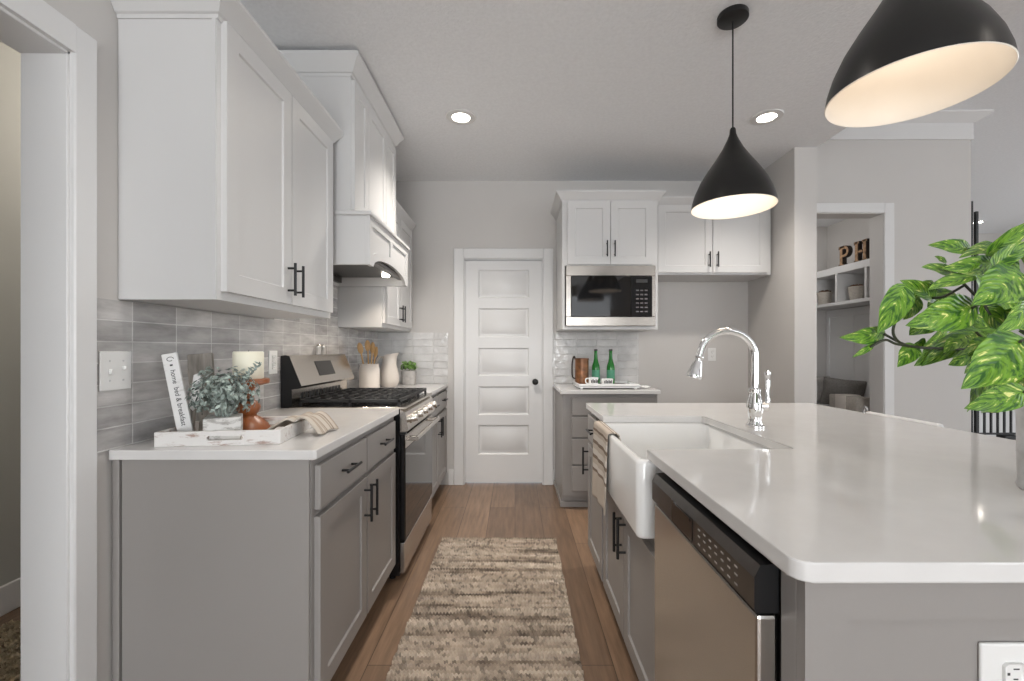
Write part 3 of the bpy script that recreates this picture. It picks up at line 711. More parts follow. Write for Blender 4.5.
# faucet
t = thing('faucet', 'tall chrome gooseneck pull-down faucet standing on island beside sink', 'faucet', (.947, 1.737, .914))
obj('base', lathe(NB(), [(0, .0005), (.034, .0005), (.034, .008), (.027, .012), (.025, .02), (0.022, .026), (0.027, .05), (.031, .075), (.028, .10), (.021, .125), (.019, .135), (.023, .138), (.023, .150), (.016, .155), (0, .155)], n=32), 'chrome', t)
arc = [(0, 0, .15), (0, 0, .20), (0, 0, .25)] + [(-.108+.108*math.cos(a), 0, .275+.105*math.sin(a)) for a in [PI*k/14*.92 for k in range(0, 15)]]
p1 = Vector(arc[-1]); arc.append(tuple(p1+Vector((-.006, 0, -.022))))
obj('spout', tube(NB(), arc, .0138, 18), 'chrome', t)
d = Vector((-.28, 0, -1)).normalized(); p0 = Vector(arc[-1])
b = lathe(NB(), [(0, 0), (.0155, 0), (.0165, .004), (.0145, .008), (.0145, .02), (.018, .03), (.024, .055), (.028, .072), (.0305, .080), (.029, .088), (.020, .090), (0, .088)], n=28)
xform(b, Matrix.Translation(p0) @ Vector((0, 0, 1)).rotation_difference(d).to_matrix().to_4x4())
sh = obj('spray_head', b, 'chrome', t)
b = NB(); tube(b, [(.0, -.02, .085), (.0, -.045, .085)], [.018, .017], 16); 
xform(b, Matrix.Rotation(PI/2*.75, 4, 'Z'))
obj('valve', b, 'chrome', t)
b = NB(); tube(b, spline([(.032, -.012, .088), (.040, -.017, .105), (.041, -.018, .15), (.040, -.018, .205), (.039, -.018, .222)], 5), [.011]*6+[.008]*9+[.011]*4+[.006]*2, 12)
obj('lever', b, 'chrome', t)
# dishwasher
t = thing('dishwasher', 'stainless dishwasher with black top edge and control strip in island', 'dishwasher', (.430, 1.252, 0), RI)
DWd = .535
obj('body', bx(.003, DWd-.003, .002, .56, .02, .872), 'dsteel', t)
obj('door', box(NB(), .002, DWd-.001, -.035, 0, .11, .786, .006, 2), 'steel', t)
b = NB()
pr = [(0, .790), (-.036, .790), (-.040, .796), (-.040, .848), (-.030, .868), (0, .871)]
L0 = [b.verts.new((.001, y, z)) for y, z in pr]; L1 = [b.verts.new((DWd, y, z)) for y, z in pr]; n = len(pr)
for i in range(n):
    b.faces.new((L0[i], L0[(i+1) % n], L1[(i+1) % n], L1[i])).material_index = 1 if i in (2, 3) else 0
b.faces.new(L0[::-1]); b.faces.new(L1)
cp = obj('control_strip', b, ['black', 'dsteel'], t, smooth=False)
obj('handle_pocket', box(box(NB(), .16, .285, -.0415, -.0402, .796, .848, .0005), .172, .275, -.043, -.041, .838, .846, .0005), 'blackgloss', cp)
b = NB()
for k in range(7):
    for z in (.805, .822, .836):
        box(b, .315+.026*k, .325+.026*k, -.0408, -.0402, z, z+.003)
obj('button_row', b, 'galv', cp)
obj('toe_panel', bx(.003, DWd-.003, .045, .06, .0, .10), 'black', t)

# towel over the sink rim
b = NB()
prof = spline([(.425, .80), (.4215, .845), (.411, .880), (.398, .889), (.378, .889), (.370, .885), (.3675, .872), (.3665, .80), (.3655, .72), (.3645, .64), (.363, .565)], 6)
L = len(prof); g = []
for i, p in enumerate(prof):
    row = []; q = max(0, (i-24)/(L-24))
    for j in range(25):
        v = j/24; y = 1.735+.290*v
        row.append((p[0]-.0015-.004*q*(1+math.sin(v*14+q*1.5)), y, p[1]+.006*q*math.sin(v*5)))
    g.append(row)
sheet(b, g)
o = obj('hand_towel', b, 'towel', None, angle=3); md = o.modifiers.new('thick', 'SOLIDIFY'); md.thickness = .004; md.offset = 0
tag(o, 'beige and brown striped towel draped over the sink apron', 'towel')

# wall plates
def plate(name, label, cat, loc, rot, w, h, kind):
    t = thing(name, label, cat, loc, 0); t.rotation_euler = rot
    obj('cover_plate', box(NB(), -w/2, w/2, -.006, 0, -h/2, h/2, .003, 2), 'plastic', t)
    if kind == 'toggle':
        for s in (-.023, .023):
            obj('toggle', box(NB(), s-.005, s+.005, -.016, -.006, -.004+.006*(1 if s > 0 else -1), .010+.004*(1 if s > 0 else -1), .002), 'plastic', t)
            for z in (-.03, .03): obj('screw', lathe(NB(), [(0, 0), (.003, 0), (.003, .001), (0, .0012)], n=10), 'galv', t, (s, -.006, z)).rotation_euler = (PI/2, 0, 0)
    else:
        for s in (-.0195, .0195):
            b = NB(); box(b, -.0172, .0172, -.0075, -.0058, s-.0165, s+.0165, .005)
            rc = obj('receptacle', b, 'plastic', t)
            b = NB(); box(b, -.0085, -.0065, -.0078, -.0072, s-.001, s+.008); box(b, .0065, .0085, -.0078, -.0072, s-.001, s+.006); box(b, -.002, .002, -.0078, -.0072, s-.010, s-.006)
            obj('slot', b, 'slot', rc)
    return t
plate('switch_plate', 'white double toggle switch plate on grey tile behind counter', 'light switch', (XW+.0082, 1.354, 1.155), (0, 0, RL), .108, .120, 'toggle')
plate('wall_outlet', 'white outlet on tile between tray and range back panel', 'outlet', (XW+.0082, 2.235, 1.155), (0, 0, RL), .075, .118, 'outlet')
plate('wall_outlet', 'white outlet low on grey wall inside the fridge alcove', 'outlet', (1.775, YF-.0002, 1.175), (0, 0, 0), .072, .116, 'outlet')
plate('wall_outlet', 'white outlet turned sideways on taupe island end panel', 'outlet', (.765, .6516+.013, .735), (0, PI/2, 0), .089, .134, 'outlet')

# ---------------------------------------------------------------- things on the near counter
CT = .9142
TR = math.radians(7)
tray_loc = Vector((-.962, 1.552, CT))
def tray_pt(x, y, z): 
    return tray_loc+Vector((x*math.cos(TR)-y*math.sin(TR), x*math.sin(TR)+y*math.cos(TR), z))
t = thing('serving_tray', 'whitewashed wooden tray with slot handle on the near counter', 'tray', tray_loc, TR)
TW, TD, TH = .374, .31, .046
obj('base', bx(-TW/2+.012, TW/2-.012, -TD/2+.012, TD/2-.012, 0.001, .009), 'wash', t)
def slotted(y0, y1):
    bm = NB(); z0, z1 = .0, TH; a, c = -.035, .075; zl, zh = .017, .031
    box(bm, -TW/2, a, y0, y1, z0, z1, .001); box(bm, c, TW/2, y0, y1, z0, z1, .001)
    # bars above and below a round-ended slot
    for up in (0, 1):
        n = 24; f = []; 
        for i in range(n+1):
            x = a+(c-a)*i/n; rr = (zh-zl)/2; e = min(x-a, c-x); k = rr if e >= rr else math.sqrt(max(0, rr*rr-(rr-e)**2))
            zc = (zl+zh)/2; f.append((x, zc+k if up else zc-k))
        loop = f+[(c, z1 if up else z0), (a, z1 if up else z0)]
        A = [bm.verts.new((x, y0, z)) for x, z in loop]; B = [bm.verts.new((x, y1, z)) for x, z in loop]
        bm.faces.new(A); bm.faces.new(B[::-1]); m_ = len(loop)
        for i in range(m_): bm.faces.new((A[i], B[i], B[(i+1) % m_], A[(i+1) % m_]))
    return bm
obj('side_board', slotted(-TD/2, -TD/2+.012), 'wash', t, angle=.4); obj('side_board', slotted(TD/2-.012, TD/2), 'wash', t, angle=.4)
for x in (-TW/2, TW/2-.012): obj('end_board', bx(x, x+.012, -TD/2+.0125, TD/2-.0125, 0, TH, .001), 'wash', t)
TB = CT+.0095

def textmesh(body, size, ex=.0006):
    c = bpy.data.curves.new('txt', 'FONT'); c.body = body; c.size = size; c.extrude = ex; c.align_x = 'CENTER'; c.align_y = 'CENTER'
    o = bpy.data.objects.new('txt', c); COL.objects.link(o)
    me = bpy.data.meshes.new_from_object(o.evaluated_get(bpy.context.evaluated_depsgraph_get()))
    bpy.data.objects.remove(o); bm = NB(); bm.from_mesh(me); bpy.data.meshes.remove(me); return bm
# painted sign leaning in the tray
bot = tray_pt(-.133, -.085, .0098)
t = thing('wooden_sign', 'narrow white wooden sign with dark script leaning in the tray', 'sign', bot)
t.rotation_euler = (math.radians(-6), math.radians(-11), math.radians(24))
obj('board', box(NB(), -.0215, .0215, 0, .012, .002, .290, .002), 'washsign', t)
b = textmesh('home  bed & breakfast', .0205); xform(b, Matrix.Translation((.001, -.0006, .140)) @ Matrix.Rotation(PI/2, 4, 'Y') @ Matrix.Rotation(PI/2, 4, 'X'))
obj('lettering', b, 'ink', t, smooth=False)
b = NB()
th = [k*PI/8 for k in range(15)]
tube(b, [(.010*math.cos(a)*(1-.02*i), -.0006, .270+.008*math.sin(a)*(1-.02*i)) for i, a in enumerate(th)], .0011, 6)
tube(b, [(-.003, -.0006, .250), (.004, -.0006, .250)], .003, 6); tube(b, [(-.003, -.0006, .013), (.003, -.0006, .013)], .003, 6)
obj('ornament', b, 'ink', t)
# weathered boards behind
t = thing('wooden_board', 'grey weathered wooden paddle board leaning behind the white sign', 'board', tray_pt(-.160, .060, .0095))
t.rotation_euler = (math.radians(-8), math.radians(-5), .3)
b = NB(); box(b, -.040, .040, 0, .018, 0, .285, .003); obj('board', b, 'greywood', t)
t = thing('wooden_tag', 'short whitewashed wooden peg standing before the weathered board', 'tag', tray_pt(-.147, -.030, .0095)); t.rotation_euler = (math.radians(-6), math.radians(3), .2)
b = NB(); prism(b, [(-.014, .10), (0, .085), (.014, .105), (.013, .20), (.004, .215), (-.010, .208)], 0, .014, .001); xform(b, Matrix.Rotation(PI/2, 4, 'X')); obj('peg', b, 'washsign', t)
obj('stand', box(NB(), -.006, .006, -.0135, -.0005, 0, .102, .001), 'greywood', t)
# small leafy plant in a square planter
def leaf_cluster(n, R, H, size, zc, seed, flat=.6, lo=-.25, sq=1, inner=.55):
    rnd = random.Random(seed); bm = NB()
    for k in range(n):
        u = rnd.uniform(lo, 1); a = rnd.uniform(0, 2*PI); rr = math.sqrt(max(0, 1-u*u*.9))
        q = rnd.uniform(inner, 1)**.5
        p = Vector((R*rr*q*math.cos(a), R*sq*rr*q*math.sin(a), zc+H*u*q))
        nrm = Vector((math.cos(a)*rr, math.sin(a)*rr, u+.3)); nrm += Vector((rnd.uniform(-.7, .7), rnd.uniform(-.7, .7), rnd.uniform(-.4, .7))); nrm.normalize()
        L = size*rnd.uniform(.7, 1.25); w = L*flat
        t1 = nrm.cross(Vector((rnd.uniform(-1, 1), rnd.uniform(-1, 1), .3))).normalized(); t2 = nrm.cross(t1)
        ring = [(-.5, 0, 0), (-.2, .38, .05), (.2, .42, .06), (.5, 0, -.06), (.2, -.42, .06), (-.2, -.38, .05)]
        vs = [bm.verts.new(p+t1*(x*L)+t2*(y*w)+nrm*(z*L)) for x, y, z in ring]
        c = bm.verts.new(p-nrm*.04*L)
        for i in range(6): bm.faces.new((vs[i], vs[(i+1) % 6], c))
    return bm
def raw(name, bm, m, parent):
    me = bpy.data.meshes.new(name); bm.to_mesh(me); bm.free(); me.materials.append(M[m]); o = bpy.data.objects.new(name, me); COL.objects.link(o); o.parent = parent; return o
t = thing('potted_plant', 'small sage green plant in a square whitewashed planter on tray', 'plant', tray_pt(-.022, -.078, .0095), .50)
b = NB(); a, c, h = .052, .052, .074
box(b, -a, a, -a, a, 0, h, .002); obj('planter', b, 'washgrey', t)
raw('foliage', leaf_cluster(640, .112, .088, .020, .152, 3, lo=-.85, sq=.66, inner=.12), 'sagelf', t)
b = NB(); rnd = random.Random(5)
for k in range(26):
    a = rnd.uniform(0, 2*PI); q = rnd.uniform(.3, 1)
    tube(b, spline([(.02*math.cos(a), .02*math.sin(a), .075), (.05*q*math.cos(a), .05*q*math.sin(a), .13), (.092*q*math.cos(a), .060*q*math.sin(a), .15+.08*(1-q*.6))], 4), .0013, 5)
obj('stem', b, 'sagelf', t)
# wispy sprig on the right
b = NB()
for k in range(34):
    s = k/34; p = Vector((.05+.055*s, -.02+.01*math.sin(k), .185+.062*s)); dv = Vector((math.cos(k*2.4), math.sin(k*1.7), .6)).normalized()
    sd = dv.cross(Vector((.3, 1, .2))).normalized()
    q = [p, p+dv*.011+sd*.0035, p+dv*.021, p+dv*.011-sd*.0035]
    b.faces.new([b.verts.new(v) for v in q])
raw('sprig', b, 'sagelf', t)
# candlestick and candle
cs = tray_pt(-.012, .072, .0095)
t = thing('candlestick', 'orange turned wooden candlestick behind the sage plant', 'candlestick', cs)
obj('stand', lathe(NB(), [(0, 0), (.070, 0), (.073, .006), (.066, .020), (.046, .040), (.030, .052), (.026, .058), (.036, .068), (.041, .084), (.035, .100), (.021, .110), (.018, .126), (.024, .138), (.019, .148), (.026, .160), (.066, .170), (.070, .174), (.070, .186), (.064, .189), (0, .189)], n=36), 'orangewood', t)
t = thing('pillar_candle', 'thick ivory pillar candle standing on the orange candlestick', 'candle', cs+Vector((0, 0, .1892)))
obj('wax', lathe(NB(), [(0, 0), (.048, 0), (.050, .003), (.050, .096), (.047, .100), (.014, .095), (0, .095)], n=36), 'candle', t)
obj('wick', tube(NB(), [(0, 0, .094), (.001, 0, .104)], .0012, 6), 'ink', t)
# folded striped linen draped on the tray's right rim
prof = spline([(-.090, 0, .024), (-.055, 0, .050), (-.020, 0, .064), (.004, 0, .055), (.020, 0, .066), (.045, 0, .058), (.072, 0, .028), (.086, 0, .007)], 5)
g = [[(p.x+.03*(v/10)+.004*math.sin(v*.9), -.065+.13*v/10, p.z+.004*math.sin(v*.8+p.x*30)) for v in range(11)] for p in prof]
b = sheet(NB(), g)
o = obj('linen_napkin', b, 'napkin', None, tray_pt(TW/2-.004, .025, 0), angle=3); o.rotation_euler = (0, 0, .12)
md = o.modifiers.new('thick', 'SOLIDIFY'); md.thickness = .006; md.offset = 0
tag(o, 'folded brown striped linen draped over the right rim of the tray', 'napkin')

# ---------------------------------------------------------------- things on the far counter
t = thing('utensil_crock', 'cream stoneware crock holding wooden spoons beyond the range', 'crock', (-1.105, 3.34, CT))
obj('jar', lathe(NB(), [(0, 0), (.066, 0), (.074, .006), (.076, .02), (.076, .150), (.070, .172), (.066, .182), (.070, .192), (.068, .198), (.060, .194), (.060, .03), (0, .025)], n=40), 'crock', t)
for k, (dx, dy, L, tw, hole) in enumerate(((-.030, -.01, .150, .4, 1), (-.008, .012, .165, .1, 0), (.014, -.012, .150, -.2, 0), (.030, .008, .120, -.5, 1))):
    s = thing('wooden_spoon', ['wooden spoon leaning farthest left in the cream crock', 'tallest wooden spoon in the middle of the cream crock', 'wooden spoon just right of the middle in the cream crock', 'shortest wooden spoon at the right of the cream crock'][k], 'utensil', (-1.105+.4*dx, 3.34+dy, CT+.035), 0, 'wooden spoons in the crock')
    s.rotation_euler = (0, dx*6, tw)
    b = NB(); tube(b, [(0, 0, 0), (0, 0, .10+L)], [.006, .0055], 8); 
    n0 = len(b.verts); bmesh.ops.create_uvsphere(b, u_segments=16, v_segments=10, radius=1)
    xform(b, Matrix.Translation((0, 0, .10+L+.035)) @ Matrix.Diagonal((.021, .007, .043, 1)), n0)
    obj('spoon', b, 'spoon', s)
t = thing('pitcher', 'pale tall ceramic pitcher standing between crock and herb pot', 'pitcher', (-1.035, 3.62, CT))
b = NB(); prof = [(0, 0), (.055, 0), (.066, .01), (.078, .045), (.080, .085), (.072, .13), (.058, .18), (.050, .225), (.049, .25), (.053, .268), (.050, .268), (.045, .25), (.046, .22), (.05, .18), (0, .17)]
lathe(b, prof, n=36)
for v in b.verts:
    if v.co.z > .2: k = (v.co.z-.2)/.07; a = max(0, v.co.x/.05); v.co.x += .028*k*a**3; v.co.z += .012*k*a**2; v.co.z += -.02*k*max(0, -v.co.x/.05)
obj('body', b, 'crock', t)
obj('handle', tube(NB(), spline([(-.046, 0, .235), (-.075, 0, .245), (-.098, 0, .215), (-.098, 0, .16), (-.080, 0, .115), (-.072, 0, .105)], 6), .008, 10), 'crock', t)
t = thing('potted_herb', 'small green herb in white tin pot beside the pitcher', 'plant', (-.925, 3.83, CT))
obj('pot', lathe(NB(), [(0, 0), (.058, 0), (.060, .003), (.062, .055), (.064, .057), (.064, .063), (.062, .065), (.066, .118), (.068, .122), (.064, .124), (.060, .110), (0, .108)], n=36), 'potgrey', t)
raw('foliage', leaf_cluster(150, .072, .056, .030, .152, 8, lo=-.4, inner=.2), 'herb', t)
raw('stem', tube(tube(NB(), [(0, 0, .1), (.01, 0, .16)], .003, 6), [(.02, .01, .1), (.03, .02, .15)], .003, 6), 'herb', t)
for k, y in enumerate((2.70, 2.765)):
    t = thing('shaker', ['clear glass shaker nearer the camera on top of range back panel', 'clear glass shaker farther away on top of range back panel'][k], 'shaker', (-1.205, y, 1.1903), 0, 'salt and pepper shakers')
    obj('jar', lathe(NB(), [(0, 0), (.013, 0), (.014, .004), (.012, .045), (0, .045)], n=16), 'potgrey', t)
    obj('cap', lathe(NB(), [(0, .0452), (.013, .0452), (.013, .056), (.008, .062), (0, .062)], n=16), 'steel', t)

# ---------------------------------------------------------------- things under the microwave
t = thing('serving_tray', 'low white rectangular tray on the counter under the microwave', 'tray', (.735, 3.53, CT))
b = NB(); box(b, -.245, .225, -.14, .20, .018, .024, .001)
for a in ((-.245, .225, -.14, -.132), (-.245, .225, .192, .20), (-.245, -.237, -.132, .192), (.217, .225, -.132, .192)): box(b, *a, .010, .040, .001)
obj('tray', b, 'ceramic', t)
for x in (-.22, .20):
    for y in (-.12, .18): obj('foot', lathe(NB(), [(0, 0), (.010, 0), (.012, .018), (0, .018)], n=12), 'ceramic', t, (x, y, 0))
t = thing('canister', 'brown copper canister with looped handle left of the beer bottles', 'canister', (.555, 3.655, CT+.0245))
obj('can', lathe(NB(), [(0, 0), (.056, 0), (.058, .003), (.058, .012), (.056, .014), (.056, .195), (.059, .197), (.059, .207), (.056, .209), (.052, .205), (.052, .02), (0, .02)], n=36), 'copper', t)
obj('handle', tube(NB(), spline([(-.054, 0, .04), (-.078, 0, .06), (-.08, 0, .16), (-.066, 0, .226), (-.055, 0, .20)], 5), .006, 8), 'letterside', t)
for k, x in enumerate((.672, .796)):
    t = thing('beer_bottle', ['green glass bottle nearer the copper canister', 'green glass bottle farther right from the copper canister'][k], 'bottle', (x, 3.66, CT+.0245), 0, 'green bottles under the microwave')
    bo = obj('glass', lathe(NB(), [(0, 0), (.030, 0), (.033, .004), (.033, .108), (.031, .125), (.022, .150), (.0155, .175), (.013, .215), (.0135, .228), (.0145, .230), (.0145, .238), (0, .238)], n=28, kz=1.17), 'bottle', t)
    obj('label', lathe(NB(), [(.0334, .035), (.0336, .036), (.0336, .095), (.0334, .096)], n=28, kz=1.17), 'label', t)
    obj('cap', lathe(NB(), [(.0148, .230), (.0155, .232), (.0150, .2405), (.012, .2425), (0, .2425)], n=24, kz=1.17), 'ink', t)
t = thing('mug', 'white mug with dark pattern standing in the low white tray', 'mug', (.625, 3.50, CT+.0245))
obj('cup', lathe(NB(), [(0, 0), (.034, 0), (.037, .003), (.038, .060), (.035, .060), (.034, .006), (0, .005)], n=32), 'ceramic', t)
obj('handle', tube(NB(), spline([(-.037, 0, .048), (-.056, 0, .050), (-.064, 0, .032), (-.054, 0, .012), (-.037, 0, .014)], 5), .005, 8), 'ceramic', t)
b = NB()
for k in range(6):
    a = -PI/2-.6+k*.32; n0 = len(b.verts); box(b, -.004, .004, -.0006, .0006, .018, .040+.006*(k % 2)); xform(b, Matrix.Rotation(a+PI/2, 4, 'Z') @ Matrix.Translation((0, -.0386, 0)), n0)
obj('pattern', b, 'ink', t)
t = thing('mug', 'second white patterned cup right of the handled mug in tray', 'mug', (.735, 3.51, CT+.0245))
obj('cup', lathe(NB(), [(0, 0), (.040, 0), (.044, .003), (.048, .048), (.045, .048), (.042, .006), (0, .005)], n=32), 'ceramic', t)
b = NB()
for k in range(6):
    a = -PI/2-.6+k*.24; n0 = len(b.verts); box(b, -.004, .004, -.0006, .0006, .014, .034+.006*(k % 2)); xform(b, Matrix.Rotation(a+PI/2, 4, 'Z') @ Matrix.Translation((0, -.0478, 0)), n0)
obj('pattern', b, 'ink', t)
t = thing('spreader_knife', 'dark handled knife lying at the right of the low white tray', 'knife', (.86, 3.50, CT+.0245), -.1)
b = NB(); tube(b, [(-.075, 0, .006), (.01, 0, .006)], [.007, .005], 10); obj('handle', b, 'letterside', t)
obj('blade', box(NB(), .010, .105, -.008, .008, .005, .007, .0005), 'steel', t)
b = NB(); g = [[(.02*math.sin(i*.7)*.2+.10*j/8, .085*i/8, .004+.006*(1+math.sin(i*1.3+j*.9))) for j in range(9)] for i in range(9)]
sheet(b, g); o = obj('folded_cloth', b, 'ceramic', None, (.965, 3.46, CT), angle=3); md = o.modifiers.new('thick', 'SOLIDIFY'); md.thickness = .003; md.offset = 1
tag(o, 'crumpled white cloth at the right end of the small counter', 'cloth')

# ---------------------------------------------------------------- big leafy plant on the island
vc = Vector((1.168, .93, CT))
t = thing('potted_plant', 'large variegated green plant in grey metal vase on island', 'plant', vc)
obj('vase', lathe(NB(), [(0, 0), (.068, 0), (.071, .003), (.073, .010), (.071, .016), (.072, .080), (.073, .084), (.072, .088), (.073, .165), (.075, .172), (.077, .176), (.077, .184), (.073, .186), (.070, .178), (.069, .02), (0, .018)], n=48), 'galv', t)
rnd = random.Random(11)
LF = NB(); LUV = LF.loops.layers.uv.verify()
def big_leaf(base, tip, w, curl=.12, roll=0.0, fold=.22):
    base = Vector(base)-vc; tip = Vector(tip)-vc
    ax = tip-base; L = ax.length; ax.normalize()
    view = (Vector((0, -.93, .33))).normalized()         # leaves lie open towards the room and up to the light
    nrm = (view-ax*view.dot(ax)).normalized(); nrm.rotate(Matrix.Rotation(roll, 3, ax)); sd = ax.cross(nrm).normalized()
    n, m_ = 12, 8; g = []
    for i in range(n+1):
        s = i/n; prof = (math.sin(PI*min(1, s**.74))**.8)*(1-.12*s) if 0 < s < 1 else 0
        row = []
        for j in range(m_+1):
            q = j/m_*2-1; hw = w/2*prof
            z = fold*abs(q)*hw - curl*L*(s-.4)**2 + .035*w*math.sin(s*14+q*3)*abs(q)
            back = -.10*w*(1-abs(q))*0 if s > .1 else 0
            row.append(LF.verts.new(base+ax*(L*(s-.06*abs(q)*(1-s)*2*(s < .5)))+sd*(q*hw)+nrm*z))
        g.append(row)
    for i in range(n):
        for j in range(m_):
            try: f = LF.faces.new((g[i][j], g[i][j+1], g[i+1][j+1], g[i+1][j]))
            except ValueError: continue
            for l, (a, c) in zip(f.loops, ((i, j), (i, j+1), (i+1, j+1), (i+1, j))): l[LUV].uv = (c/m_, a/n)
# base (x,y,depth) tip (x,y,depth) width px, roll
LV = [((904, 288, .90), (880, 332, .88), 25, .15), ((884, 334, .92), (846, 338, .88), 18, -.5), ((872, 346, .9), (853, 357, .9), 6, 0),
 ((972, 308, .86), (909, 325, .84), 34, -.25), ((969, 249, .95), (932, 244, .93), 15, -.3), ((956, 274, .92), (923, 266, .90), 17, .2),
 ((992, 264, .90), (944, 268, .88), 19, -.4), ((992, 252, .88), (1036, 220, .85), 19, .4), ((998, 246, .94), (963, 254, .92), 15, .3),
 ((1021, 276, .84), (977, 302, .82), 42, .1), ((1000, 258, .98), (1018, 290, 1.0), 30, .2), ((996, 264, .86), (1032, 240, .83), 18, -.3),
 ((971, 276, .88), (929, 288, .86), 17, .5), ((970, 268, 1.0), (986, 290, 1.02), 18, 0), ((934, 298, .92), (903, 280, .90), 17, -.3), 
 ((950, 292, .98), (928, 306, .98), 18, .4), ((914, 346, .92), (899, 366, .90), 17, .2), ((944, 336, .94), (918, 366, .92), 26, -.4),
 ((978, 332, .93), (926, 362, .91), 25, .3), ((1022, 342, .80), (968, 386, .78), 46, .15), ((980, 372, .94), (970, 412, .92), 15, -.3),
 ((1024, 392, .88), (968, 408, .86), 26, -.1), ((985, 306, .86), (1004, 332, .85), 20, .3), ((1034, 300, .82), (1002, 332, .80), 24, -.3),
 ((1000, 330, .95), (962, 320, .97), 28, .2), ((960, 310, .98), (925, 330, 1.0), 24, .1), ((1010, 300, .98), (985, 340, .98), 28, -.2), ((935, 318, .96), (910, 334, .97), 22, .3),
 ((1015, 360, .96), (985, 392, .97), 28, .3), ((1000, 384, .97), (978, 398, .97), 18, 0), ((1028, 250, .90), (1060, 232, .90), 22, 0), ((975, 350, .98), (950, 366, 1.0), 18, -.2),
 ((918, 300, .95), (904, 320, .96), 14, 0), ((946, 262, .96), (935, 256, .96), 7, 0), ((1030, 262, .95), (1004, 244, .97), 20, .2),
 ((930, 282, .94), (914, 300, .95), 12, .5), ((958, 296, .97), (940, 318, .98), 16, -.6), ((990, 340, .90), (968, 356, .90), 18, .7), ((1004, 350, .89), (1020, 376, .88), 18, -.5), ((965, 336, .90), (944, 352, .89), 15, .6), ((1010, 246, .92), (1030, 268, .93), 16, -.5), ((975, 262, .90), (958, 276, .89), 12, .6), ((1006, 312, .84), (1026, 330, .83), 17, .5), ((924, 340, .95), (908, 352, .96), 10, -.5), ((996, 292, .93), (1016, 312, .94), 18, .3), ((948, 326, .87), (930, 342, .86), 13, -.7), ((987, 358, .88), (966, 372, .87), 14, .4)]
for (a, c, w, ro) in LV:
    B, T = px(*a), px(*c); big_leaf(B, T, w*a[2]/F_PX*1.04, rnd.uniform(.05, .3), ro, rnd.uniform(.12, .4))
for k in range(34):      # the side of the plant that runs out of the frame
    a = rnd.uniform(-1.4, 1.5); e = rnd.uniform(-.35, 1.0); R = rnd.uniform(.13, .26)
    B = vc+Vector((.02+R*.55*math.cos(a)*math.cos(e), R*.6*math.sin(a)*math.cos(e)+.02, .25+.30*math.sin(e)*.6))
    d_ = Vector((math.cos(a)*math.cos(e), math.sin(a)*math.cos(e), math.sin(e)-.35)).normalized()
    big_leaf(B, B+d_*rnd.uniform(.08, .125), rnd.uniform(.05, .075), rnd.uniform(.05, .3), rnd.uniform(-.6, .6))
me = bpy.data.meshes.new('foliage'); LF.to_mesh(me); LF.free(); me.materials.append(M['leaf']); me.polygons.foreach_set('use_smooth', [True]*len(me.polygons))
o = bpy.data.objects.new('foliage', me); COL.objects.link(o); o.parent = t
ST = NB()
def stem(pts, r=.0026): tube(ST, [p-vc for p in spline([px(*p) for p in pts], 6)], r, 7)
top = (1067, 402, .93)
for pts in ([top, (1035, 370, .92), (1000, 352, .91), (950, 349, .91), (910, 346, .91), (884, 334, .92)], [(918, 347, .91), (902, 344, .91), (893, 330, .90), (905, 300, .90)], [(910, 346, .91), (896, 344, .9), (885, 340, .9), (870, 347, .9)],
            [(930, 348, .91), (914, 347, .92)], [top, (1040, 350, .90), (1010, 320, .88), (985, 305, .87), (972, 308, .86)], [top, (1045, 340, .88), (1020, 295, .88), (1000, 262, .89), (993, 250, .89)], [(1000, 262, .89), (980, 250, .94), (968, 249, .95)],
            [(985, 305, .87), (965, 285, .9), (955, 274, .92)], [(965, 285, .9), (945, 296, .92), (932, 298, .92)], [top, (1050, 360, .86), (1030, 340, .82), (1020, 342, .80)], [top, (1040, 396, .9), (1024, 392, .88)], [top, (1052, 330, .9), (1040, 280, .9), (1028, 250, .9)], [top, (1030, 380, .93), (1000, 372, .94), (980, 372, .94)],
            [(1005, 328, .88), (992, 318, .86), (985, 306, .86)], [top, (1060, 340, .9), (1045, 310, .84), (1034, 300, .82)], [(1000, 352, .91), (985, 340, .92), (976, 332, .93)], [(950, 349, .91), (946, 342, .93), (944, 336, .94)]):
    stem(pts)
tube(ST, spline([(0, 0, .03), (0, 0, .12), (px(*top)-vc)], 5), .006, 8)
obj('stem', ST, 'stemdark', t)

# ---------------------------------------------------------------- counter stool behind the island
t = thing('counter_stool', 'counter stool with white back rail just showing over island edge', 'stool', (1.62, 2.05, 0))
obj('back_rail', box(NB(), .165, .20, -.19, .20, .80, .905, .012, 3), 'trim', t)
obj('seat', box(NB(), -.19, .17, -.19, .19, .60, .65, .015, 3), 'trim', t)
for x, y in ((-.15, -.15), (-.15, .15)): obj('leg', tube(NB(), [(x*1.1, y*1.1, 0), (x, y, .60)], [.011, .014], 10), 'black', t)
for y in (-.16, .16): obj('leg', tube(NB(), spline([(.19, y*1.05, 0), (.16, y, .60), (.182, y, .82)], 5), .013, 10), 'black', t)
obj('foot_ring', box(box(box(box(NB(), -.17, -.15, -.16, .16, .2, .22), .16, .18, -.16, .16, .2, .22), -.15, .16, -.17, -.15, .2, .22), -.15, .16, .15, .17, .2, .22), 'black', t)
b = tube(NB(), spline([(.182, .205, .87), (.182, .225, .89), (.182, .215, .925), (.182, .20, .905)], 5), .006, 8); obj('finial', b, 'chrome', t)

